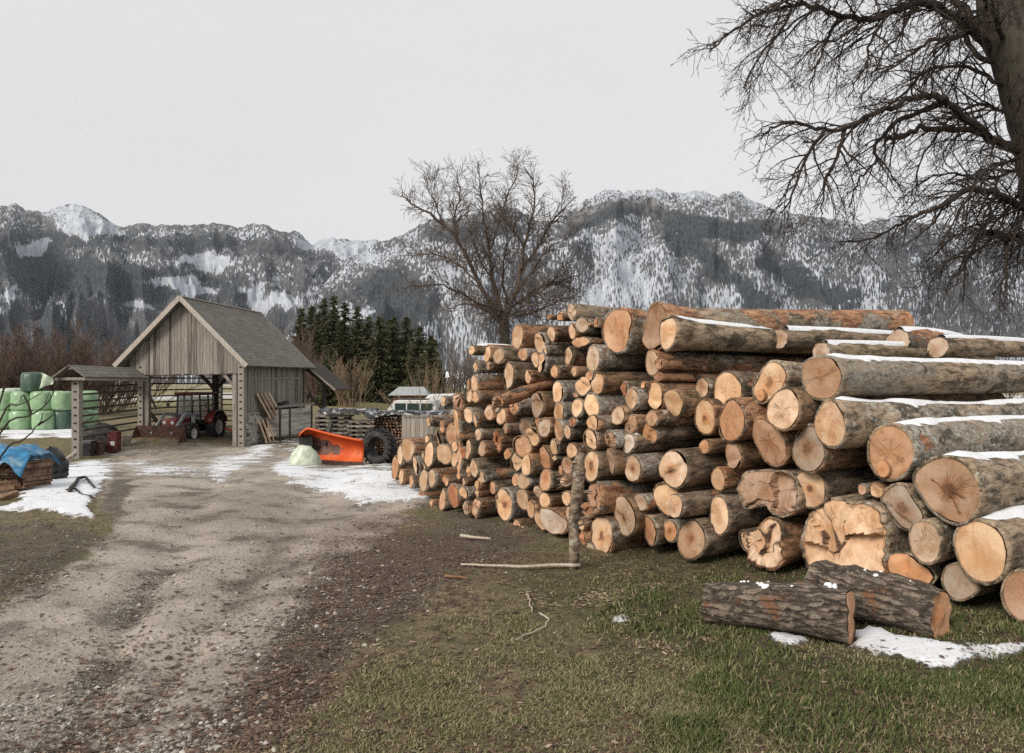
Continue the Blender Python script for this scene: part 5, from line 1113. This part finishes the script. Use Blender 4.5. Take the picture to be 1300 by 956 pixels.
# ------------------------------------------------------------------ far fence, van, shed, caravan
df=150.; 
e=empty('plank_fence',PG(470,df)); tag(e,'long dark brown plank fence across the far field before the conifers','fence'); o=e.location
bm=MB(); x0,x1=(352-CX)/F*df,(560-CX)/F*df; x=x0
while x<x1: h_=1.65+R.uniform(-.08,.08); bm.box((x-o.x,R.uniform(-.03,.03),h_/2),(.09,.02,h_/2),None,R.random()); x+=.215
bm.build('fence_boards',M['brown_wood'],e); bm=MB(); bm.box(((x0+x1)/2-o.x,.06,1.3),((x1-x0)/2,.03,.06)); bm.box(((x0+x1)/2-o.x,.06,.4),((x1-x0)/2,.03,.06)); bm.build('fence_rails',M['dark_wood'],e)
e=empty('white_van',PG(521,60),math.radians(-8)); tag(e,'white van with green tinted windows parked beyond the tarped stacks','van')
def van_body(bm,w_,l_,h_):
    pr=[(-l_/2,.35),(-l_/2,1.0),(-l_/2+.55,1.15),(-l_/2+1.15,h_-.08),(-l_/2+1.5,h_),(l_/2-.1,h_),(l_/2,h_-.3),(l_/2,.35)]
    vs=[(a,-w_/2,b) for a,b in pr]+[(a,w_/2,b) for a,b in pr]; k=len(pr); bm.add(vs,[tuple(range(k)),tuple(range(2*k-1,k-1,-1))]+[(j,k+j,k+(j+1)%k,(j+1)%k) for j in range(k)])
bm=MB(); van_body(bm,1.8,4.4,2.05); bm.build('van_body',M['white_paint'],e,False,.06)
for a,b in ((-.95,-.1),(.0,.95),(1.05,1.95)):
    bm=MB(); bm.box(((a+b)/2,-.91,1.5),((b-a)/2,.012,.3)); bm.build('window',M['glass'],e)
bm=MB(); bm.box((0,0,2.1),(1.3,.8,.03)); bm.build('roof_rack',M['dark_metal'],e)
for X in (-1.35,1.35): 
    bm=MB(); bm.lathe([(.01,-.1),(.32,-.1),(.33,.1),(.01,.1)],(X,-.85,.33),'y',20); bm.build('wheel',M['rubber'],e,True)
e=empty('garden_shed',PG(521,75)); tag(e,'small brown shed with snow grey roof behind the white van','shed'); bm=MB(); bm.box((0,0,1.1),(1.5,1.2,1.1)); bm.build('shed_walls',M['brown_wood'],e); bm=MB(); bm.add([(-1.9,-1.6,2.15),(1.9,-1.6,2.15),(1.3,0,2.95),(-1.1,0,2.95),(-1.9,1.6,2.15),(1.9,1.6,2.15)],[(0,1,2,3),(3,2,5,4),(0,3,4),(1,5,2)]); bm.build('roof',M['grey_paint'],e)
e=empty('caravan',PG(561,62),math.radians(5)); tag(e,'white rounded caravan partly hidden behind the left end of the log pile','caravan'); bm=MB(); pr=[(-1.5,.5),(-1.55,1.3),(-1.3,2.15),(-.9,2.45),(1.6,2.5),(2.0,2.2),(2.05,.5)]; k=7
bm.add([(a,-1.05,b) for a,b in pr]+[(a,1.05,b) for a,b in pr],[tuple(range(k)),tuple(range(2*k-1,k-1,-1))]+[(j,k+j,k+(j+1)%k,(j+1)%k) for j in range(k)]); bm.build('caravan_body',M['white_paint'],e,False,.12)
for X in (-.7,.6): bm=MB(); bm.box((X,-1.06,1.6),(.4,.012,.32)); bm.build('window',M['glass'],e)
bm=MB(); bm.lathe([(.01,-.1),(.3,-.1),(.31,.1),(.01,.1)],(.3,-.95,.31),'y',18); bm.build('wheel',M['rubber'],e,True)
# village houses far across the plain
for k,(px_,dd,w_,lb) in enumerate(((578,330,7,'far white house with snowy roof right of the conifers'),(596,360,8,'far pale house low behind the bare middle tree'),(163,420,9,'far grey house under the left range, left of the barn'))):
    e=empty('far_house',PG(px_,dd)); tag(e,lb,'house'); bm=MB(); bm.box((0,0,2.2),(w_/2,4,2.2)); bm.build('wall',M['white_paint'],e); bm=MB(); h=w_/2+.5; bm.add([(-h,-4.4,4.3),(h,-4.4,4.3),(h,0,7.2),(-h,0,7.2),(-h,4.4,4.3),(h,4.4,4.3)],[(0,1,2,3),(3,2,5,4),(0,3,4),(1,5,2)]); bm.build('roof',M['snow'],e)
    for s in (-.5,.5): bm=MB(); bm.box((s*w_/2*.9,-4.02,2.4),(.5,.03,.6)); bm.build('window',M['glass'],e)
# ------------------------------------------------------------------ bare trees
def rv(s,r): return Vector((r.gauss(0,s),r.gauss(0,s),r.gauss(0,s)))
def limb_children(mb,pts,rads,lev,S,r):
    """spawn twigs along a limb"""
    seg=[(b-a).length for a,b in zip(pts[:-1],pts[1:])]; L=sum(seg)
    nb=max(0,int(L*S['dens'][lev]*r.uniform(.75,1.25)))
    for k in range(nb):
        s=L*(S['from'][lev]+(1-S['from'][lev])*((k+r.random())/nb)); i=0; acc=0
        while i<len(seg)-1 and acc+seg[i]<s: acc+=seg[i]; i+=1
        f=min(1,(s-acc)/max(1e-6,seg[i])); p=pts[i].lerp(pts[i+1],f); rr=rads[i]*(1-f)+rads[i+1]*f; t=(pts[i+1]-pts[i]).normalized()
        o=t.orthogonal().normalized(); o=Matrix.Rotation(r.uniform(0,2*PI),3,t)@o; an=math.radians(r.uniform(*S['ang'])); dv=(t*math.cos(an)+o*math.sin(an))
        dv=(dv+Vector(S['bias'][lev])).normalized(); ln=S['len'][lev]*r.uniform(.45,1.25)*(1-.62*s/L)
        grow(mb,p,dv,ln,max(S['rmin'],min(rr*.72,S['rad'][lev])),lev+1,S,r)
def grow(mb,p,dv,ln,rad,lev,S,r):
    ns=max(3,min(9,int(ln/S['step'][min(lev,len(S['step'])-1)]))); pts=[p]; d=dv.copy(); rads=[rad]
    for i in range(ns):
        d=(d+rv(S['wob'],r)+Vector((0,0,S['grav'][min(lev,len(S['grav'])-1)]))*(i/ns)).normalized(); p=p+d*(ln/ns); pts.append(p); rads.append(max(S['rmin']*.8,rad*(1-.8*(i+1)/ns)))
    mb.tube(pts,rads,5 if rad>.03 else 4 if rad>.014 else 3,cap=False)
    if lev<len(S['dens']): limb_children(mb,pts,rads,lev,S,r)
def smooth_poly(pts,n=4):
    out=[]; P_=[pts[0]]+pts+[pts[-1]]
    for i in range(1,len(P_)-2):
        a,b,c,d=P_[i-1],P_[i],P_[i+1],P_[i+2]
        for k in range(n):
            t=k/n; out.append(.5*((2*b)+(c-a)*t+(2*a-5*b+4*c-d)*t*t+(3*b-a-3*c+d)*t**3))
    out.append(pts[-1]); return out
def limbs(mb,poly,S,r,r0,r1,lev=0,spawn=True):
    pts=smooth_poly([Vector(p) for p in poly]); n=len(pts); pts=[p+rv(S.get('lw',.02),r) for p in pts]; rads=[r0+(r1-r0)*(i/(n-1))**.8 for i in range(n)]
    mb.tube(pts,rads,10 if r0>.12 else 7,cap=False)
    if spawn: limb_children(mb,pts,rads,lev,S,r)
# big tree at the right edge; limb courses in metres around a trunk 13.2 m away
DB=13.2; r=random.Random(11)
def zb(x,y,dy=0): q=P(860+x/2.277,y/2.277,DB+dy); return Vector((q[0]*1,q[1],q[2]))
base=PG(1352,DB); big=empty('bare_tree',base); tag(big,'huge bare broad tree with drooping branches at the right edge','tree')
B0=Vector(base)
trunk=MB(); tp=[Vector((base[0]+.1,DB,base[2]-.2)),Vector((base[0]+.05,DB,base[2]+.6)),zb(1120,800),zb(1090,640),zb(1060,500),zb(1035,380),zb(1000,260),zb(960,140),zb(915,20),zb(880,-160),zb(850,-400)]
tr_=[.75,.53,.43,.40,.39,.37,.35,.33,.27,.2,.12]
pts=smooth_poly(tp,4); rr=np.interp(np.linspace(0,1,len(pts)),np.linspace(0,1,len(tr_)),tr_); trunk.tube([p-B0+rv(.02,r) for p in pts],list(rr),18)
tp2=[zb(985,200),zb(1000,60),zb(1010,-80),zb(1060,-300)]; trunk.tube([p-B0 for p in smooth_poly(tp2,4)],list(np.linspace(.3,.15,13)),10)
trunk.build('trunk',M['tree_bark'],big,True)
S=dict(dens=[7.0,7.2,8.0],len=[1.35,.62,.27],rad=[.017,.0085,.0055],rmin=.0045,ang=(28,65),bias=[(-.15,0,-.30),(-.1,0,-.18),(0,0,-.05)],step=[.3,.15,.09,.07],wob=.17,grav=[-.12,-.22,-.18,-.05],**{'from':[.12,.1,.1]},lw=.015)
LB=[ # (polyline zoom coords with depth offset, r0, r1)
 ([(900,130,0),(860,95,-.3),(800,50,-.7),(740,15,-1.),(690,6,-1.2),(600,45,-1.4),(540,55,-1.5),(470,45,-1.6),(400,20,-1.7),(330,16,-1.8),(230,45,-1.8),(150,95,-1.9),(90,150,-1.9)],.13,.012),
 ([(890,100,0),(830,30,.3),(760,-40,.6),(640,-70,.9),(520,-60,1.1),(420,-20,1.2),(300,10,1.3),(200,60,1.3)],.12,.012),
 ([(740,15,-1.),(640,-20,-1.4),(520,-40,-1.9),(420,-60,-2.1),(340,-20,-2.2),(270,40,-2.3)],.07,.012),
 ([(940,420,-.1),(870,370,-.5),(800,310,-.9),(760,282,-1.1),(710,276,-1.2),(640,300,-1.4),(560,330,-1.6),(480,370,-1.8),(420,375,-1.9),(340,352,-2.),(270,372,-2.1),(235,405,-2.1)],.11,.011),
 ([(480,370,-1.8),(468,450,-1.8),(425,520,-1.9),(420,620,-1.9)],.045,.010),
 ([(420,375,-1.9),(370,460,-2.1),(330,560,-2.2),(300,620,-2.2)],.04,.01),
 ([(760,300,-1.),(650,340,-1.0),(600,380,-1.0),(570,430,-1.),(575,470,-.9),(530,510,-1.),(500,600,-1.)],.06,.010),
 ([(940,410,0),(880,385,.4),(800,375,.5),(700,372,.6),(650,395,.6),(606,401,.6)],.09,.045),
 ([(1060,610,0),(1000,600,-.3),(930,565,-.7),(860,546,-1.),(800,570,-1.2),(760,600,-1.3),(690,622,-1.4),(650,645,-1.4),(560,690,-1.5),(470,700,-1.5)],.11,.011),
 ([(920,570,-.7),(910,630,-.9),(850,720,-1.),(830,800,-1.1),(825,870,-1.1)],.05,.011),
 ([(1080,690,0),(1000,690,-.4),(940,682,-.6),(900,676,-.7)],.10,.075),
 ([(940,682,-.6),(860,730,-.9),(780,760,-1.),(720,840,-1.1)],.045,.011),
 ([(880,170,.1),(830,112,.4),(760,108,.6),(700,140,.7),(640,182,.8),(580,222,.8),(525,282,.9)],.075,.011),
 ([(930,240,0),(860,200,.5),(760,190,.9),(700,222,1.),(640,282,1.1),(570,335,1.1),(520,400,1.1)],.06,.011),
 ([(960,330,0),(880,300,.8),(800,335,1.2),(740,400,1.3),(700,480,1.4),(690,560,1.4)],.055,.011),
 ([(1020,480,0),(960,500,.5),(880,520,.9),(800,500,1.2),(720,520,1.3),(640,580,1.4)],.055,.011),
 ([(1010,440,-.1),(960,470,-.7),(900,480,-1.2),(850,560,-1.4),(800,640,-1.5),(760,720,-1.5)],.05,.011),
 ([(1050,560,0),(1000,640,-.6),(960,720,-.9),(940,820,-1.),(930,900,-1.)],.05,.011),
 ([(1040,520,.1),(990,560,.9),(920,640,1.3),(860,650,1.5),(780,700,1.6),(720,760,1.6)],.05,.011),
 ([(960,140,0),(900,20,-.8),(860,-80,-1.4),(760,-160,-1.8),(640,-190,-2.)],.08,.011),
 ([(830,60,.2),(780,130,0),(720,210,-.2),(690,260,-.2)],.035,.010),([(600,45,-1.4),(560,120,-1.6),(540,200,-1.7),(500,250,-1.7)],.035,.010),([(470,45,-1.6),(430,120,-1.8),(400,200,-1.9),(380,260,-1.9)],.03,.010),([(330,16,-1.8),(300,90,-2.),(240,160,-2.),(190,250,-2.)],.03,.010),
 ([(690,6,-1.2),(650,90,-1.4),(600,150,-1.6),(560,230,-1.6)],.035,.01),([(540,55,1.1),(470,110,1.2),(400,130,1.3),(330,200,1.3)],.035,.01),([(400,20,1.2),(320,80,1.3),(250,130,1.4),(160,200,1.4)],.03,.01),
 ([(1075,420,.2),(1160,330,-.4),(1260,300,-.8),(1400,340,-1.),(1500,430,-1.)],.12,.012),([(1010,150,.1),(1120,40,.2),(1260,0,.2),(1420,40,.3)],.12,.012),([(1090,600,.1),(1200,560,.6),(1330,600,1.),(1420,680,1.2)],.1,.012)]
cr=MB()

def root_in(pts):
    p=pts[0]; k_=np.argsort([q.z for q in tp]); zs=[tp[i].z for i in k_]; ax=Vector((float(np.interp(p.z-.12,zs,[tp[i].x for i in k_])),float(np.interp(p.z-.12,zs,[tp[i].y for i in k_])),p.z-.12))
    return [ax]+pts if .1<(ax-p).length<1.6 else pts
for pl_,r0,r1 in LB: limbs(cr,[q_-B0 for q_ in root_in([zb(a,b,c) for a,b,c in pl_])],S,r,r0*.74,r1*.9)
Sd=dict(S); Sd['dens']=[6,5,5]; 
for k in range(12):
    p=zb(r.uniform(880,1060),r.uniform(120,700),r.uniform(-.5,-.3))-B0; grow(cr,p,Vector((r.uniform(-1,.3),r.uniform(-1,0),r.uniform(-.6,.5))).normalized(),r.uniform(.5,1.1),.014,1,S,r)
cr.build('crown',M['twig_dark'],big)
# bare tree behind the middle of the pile
DM=30.; r=random.Random(5); bm_=PG(637,DM); mid=empty('bare_tree',bm_); tag(mid,'bare many stemmed tree rising behind the left half of the log pile','tree'); B1=Vector(bm_)
def zm(x,y,dy=0): return Vector(P(340+x/2.9545,180+y/2.9545,DM+dy))
S=dict(dens=[7.0,6.5,6.5],len=[1.35,.75,.42],rad=[.023,.013,.0085],rmin=.0072,ang=(25,60),bias=[(0,0,.12),(0,0,.1),(0,0,.05)],step=[.5,.3,.2,.15],wob=.16,grav=[.05,.02,0,0],**{'from':[.22,.15,.1]},lw=.03)
tk=MB(); tk.tube([p-B1 for p in (Vector((bm_[0],DM,bm_[2]-.2)),zm(885,900),zm(888,780),zm(888,690),zm(880,640))],[.34,.25,.21,.19,.13],14); tk.build('trunk',M['tree_bark'],mid,True)
cr=MB()
LM_=[([(880,680,0),(800,540,-.5),(740,420,-.9),(660,310,-1.2),(590,260,-1.4),(520,220,-1.5),(495,190,-1.5)],.20,.02),([(880,650,.1),(840,520,.2),(830,400,.3),(815,300,.3),(800,200,.3),(790,80,.3)],.19,.02),([(900,640,0),(940,520,-.4),(960,400,-.6),(990,280,-.8),(1000,170,-.8),(965,95,-.9)],.19,.02),
([(900,640,.2),(1000,560,.8),(1100,520,1.2),(1170,500,1.4)],.13,.018),([(870,640,0),(780,600,-1.),(680,550,-1.8),(560,535,-2.3),(480,565,-2.6)],.12,.016),([(870,660,.3),(760,610,1.),(690,620,1.4),(640,645,1.6)],.10,.016),([(950,500,-.4),(1050,320,.2),(1100,250,.5),(1112,160,.6)],.10,.016),
([(830,420,.3),(880,250,.8),(930,130,1.),(945,70,1.)],.09,.016),([(740,430,-.9),(700,300,-.4),(720,200,0),(712,110,.2)],.09,.016),([(660,310,-1.2),(610,200,-1.4),(592,120,-1.4)],.06,.014),([(900,600,.4),(880,500,1.2),(900,350,1.8),(890,250,2.)],.12,.016),
([(930,560,-.6),(1020,440,-1.6),(1080,380,-2.),(1150,350,-2.2)],.10,.016),([(800,540,-.5),(700,450,.6),(600,420,1.),(520,430,1.2)],.09,.016),([(890,660,0),(960,620,-1.2),(1050,600,-1.8),(1120,610,-2.)],.09,.016),([(930,600,.3),(1030,560,.9),(1110,470,1.3),(1175,425,1.5)],.09,.016),([(900,650,.4),(1000,640,1.2),(1090,600,1.8),(1185,575,2.1)],.09,.016),([(840,520,.2),(760,350,1.2),(745,230,1.5)],.08,.016),([(960,400,-.6),(900,300,-1.2),(850,200,-1.4)],.07,.016)]
for pl_,r0,r1 in LM_: limbs(cr,[zm(a,b,c)-B1 for a,b,c in pl_],S,r,r0*.52,r1*.6)
for k in range(60):
    p=zm(r.uniform(840,930),r.uniform(560,690),r.uniform(-.3,.3))-B1; grow(cr,p,Vector((r.uniform(-1,1),r.uniform(-1,1),r.uniform(-.8,.8))).normalized(),r.uniform(.6,1.5),.016,1,S,r)
cr.build('crown',M['twig_brown'],mid)
# ------------------------------------------------------------------ shrubs and small bare trees
def shrub(px,d,h,w_,n_,mat,label,name='bare_shrub',cat='shrub',seed=0,group=None,rm=.012,dens=(2.2,2.6),lean=0):
    r=random.Random(seed); b=PG(px,d); e=empty(name,b); tag(e,label,cat,group); mb=MB(); st=MB()
    S=dict(dens=list(dens),len=[h*.30,h*.14],rad=[rm*1.6,rm*1.1],rmin=rm,ang=(15,45),bias=[(0,0,.5),(0,0,.4)],step=[h*.1,h*.08,h*.06],wob=.10,grav=[.05,.03,0],**{'from':[.2,.15]})
    for k in range(n_):
        p=Vector((r.gauss(0,w_*.16),r.gauss(0,w_*.16),-.1)); q=r.uniform(0,2*PI); s=abs(r.gauss(0,1))*w_*.25; tp=p+Vector((math.cos(q)*s+p.x*1.2+lean,math.sin(q)*s+p.y*1.2,h*r.uniform(.6,1.0)*(1-.25*min(1,s/(w_*.5))))); m_=p.lerp(tp,.5)+Vector((0,0,h*.06))+rv(h*.02,r)
        pts=smooth_poly([p,m_,tp],4); rads=list(np.linspace(rm*3.2,rm,len(pts))); st.tube(pts,rads,4,cap=False); limb_children(mb,pts,rads,0,S,r)
    st.build('stems',M[mat],e); mb.build('twigs',M[mat],e)
gl='reddish bare shrubs behind the wrapped bales'
for k,(px,d,h,w_,lb) in enumerate(((6,64,6.3,7,'broad reddish bare shrub behind the bales at the left edge'),(34,68,7.6,8,'tallest reddish bare shrub directly above the topmost bale'),(66,66,7.4,8,'dense reddish bare shrub between topmost bale and hay rack roof'),(98,72,7.2,8,'rounded reddish bare shrub rising behind the hay rack roof'),(128,78,6.6,8,'reddish bare shrub between hay rack roof and barn gable'),(156,90,6.2,8,'small reddish bare shrub just left of the barn eave'),(-30,66,6.5,8,'reddish bare shrub beyond the left edge'))):
    shrub(px,d,h*1.1,w_*1.1,38,'twig_red',lb,seed=50+k,group=gl,rm=.017,dens=(2.8,2.6))
for k,(px,d,h,lb,mt) in enumerate(((384,105,10.5,'brownish leafless larch at the left end of the conifers','twig_red'),(403,100,7.5,'brownish leafless larch in front of the dark conifers','twig_red'),(443,92,6.4,'tan leafless bush standing before the dark conifers','twig_tan'),(372,110,8.5,'thin brown leafless tree just behind the barn roof edge','twig_red'))):
    shrub(px,d,h,3.6 if mt!='twig_tan' else 4.4,20 if mt!='twig_tan' else 34,mt,lb,'leafless_tree','tree',80+k,None,.02,(2.8,2.6))
for k,(px,d,h,lb) in enumerate(((548,88,6.0,'tan wispy bare bush at the right end of the conifers'),(575,120,9.0,'grey bare thicket between conifers and log pile'),(600,140,10.,'grey bare thicket low behind the bare middle tree'),(540,60,3.2,'low tan bush left of the white caravan'))):
    shrub(px,d,h,6 if d>100 else 4.5,22,'twig_grey' if d>100 else 'twig_tan',lb,'bare_shrub','shrub',95+k,None,.028 if d>100 else .013,(2.6,2.4))
for k,(px,d,h,lb) in enumerate(((1150,40,3.6,'dark bare thicket behind the far end of the longest top log'),(1210,36,3.9,'dark bare thicket below the drooping branches right of the top logs'),(1275,34,3.7,'dark bare thicket at the right edge beside the big tree trunk'))):
    shrub(px,d,h,6.5,34,'twig_dark',lb,'bare_shrub','shrub',120+k,None,.011,(3.0,2.6))
# thin young shoots leaning in at the left edge
def zl(x,y,dd): return Vector(P(x/6.372,450+y/6.372,dd))
b=PG(-60,7.2); e=empty('young_shoots',b); tag(e,'thin dark bare shoots leaning in from the left edge before the bales','shrub'); mb=MB(); BB=Vector(b)
S=dict(dens=[1.6],len=[.30],rad=[.004],rmin=.0028,ang=(20,40),bias=[(.1,0,.2)],step=[.1,.08],wob=.08,grav=[0,0],**{'from':[.5]},lw=.004); r=random.Random(3)
for q,dd in (([(0,535),(165,405),(330,320)],7.0),([(0,640),(250,490),(400,370),(480,190),(545,100)],7.2),([(0,840),(190,690),(310,570),(350,470)],6.8),([(0,370),(25,300),(70,190),(220,50)],7.4),([(250,490),(200,330),(160,380)],7.2),([(310,570),(440,480)],6.8)):
    pts=[zl(*a,dd)-BB for a in q]
    if q[0][0]==0: pts=[Vector((0,0,0))]+pts
    limbs(mb,pts,S,r,.011,.003)
mb.build('stems',M['twig_dark'],e)
# ------------------------------------------------------------------ conifers
def conifer(px,d,h,w_,label,seed):
    r=np.random.RandomState(seed); b=PG(px,d); h=h*r.uniform(.97,1.05); e=empty('spruce',b); tag(e,label,'conifer','dark conifers behind the barn')
    bm=MB(); bm.tube([(0,0,-.2),(0,0,h*.5),(0,0,h*.97)],[w_*.055,w_*.035,.03],7); bm.build('trunk',M['tree_bark'],e)
    V=[];A=[]; z=h*.09
    while z<h*.99:
        t=z/h; rad=w_*.58*(1-t)**.66*(.70+.5*r.rand())+.15; nb=max(5,int(11*(1-t)+4)); dens=max(5,int(rad*9))
        for k in range(nb):
            q=r.rand()*2*PI; zj=r.uniform(-.45,.45)*(1-t); L=rad*r.uniform(.55,1.15); dr=-.12-.38*(1-t)*r.uniform(.5,1.2); br=r.rand()
            for s in range(dens):
                f=(s+r.rand())/dens; c=np.array([math.cos(q)*L*f,math.sin(q)*L*f,z+zj+dr*L*f*1.1+.22*L*f*f]); sz=(.26+.2*r.rand())*(1.05-.35*f)
                for m_ in range(3):
                    dv=np.array([math.cos(q),math.sin(q),-.45])*sz*.75+r.normal(0,.32,3)*sz; sd=r.normal(0,.22,3)*sz
                    V+= [c-sd,c+sd,c+dv]; A+=[min(1,max(0,.35+.25*br+r.normal(0,.16)))]*3
        z+=h*.012+.03+.05*r.rand()
    n=len(V); npmesh('crown',np.array(V),np.arange(n).reshape(-1,3),M['needles'],dict(rnd=A),e)
cs=[(382,118,13.4,4.6,'leftmost dark spruce, just right of the barn roof'),(396,122,15.2,5,'dark spruce second from the left end of the conifer row'),(411,126,16.6,5.4,'tallest dark spruce left of the middle of the conifer row'),(424,124,16.2,5,'dark spruce just right of the tallest one'),(438,120,14.6,5.4,'dark spruce behind the tan leafless bush'),(454,118,13.6,5.4,'dark spruce in the middle of the row, right of the tan bush'),(468,122,13.2,5.,'shorter dark spruce right of the row\'s middle'),(482,112,12.3,5.6,'dense dark spruce above the left side of the white van roof'),(500,116,13.0,5.8,'dark spruce rising behind the white van'),(516,114,12.4,6.2,'broad dark spruce near the right end of the row'),(533,110,11.4,6.2,'drooping dark spruce second from the right end'),(547,106,9.4,5.4,'lowest dark spruce at the right end of the row'),(421,96,7.2,3.6,'small blue green spruce standing in front of the conifer row'),(404,114,13.,5.,'dark spruce half hidden behind the leafless larches'),(494,122,13.,5.,'dark spruce standing back in the gap left of the van')]
for k,q in enumerate(cs): conifer(*q,200+k)
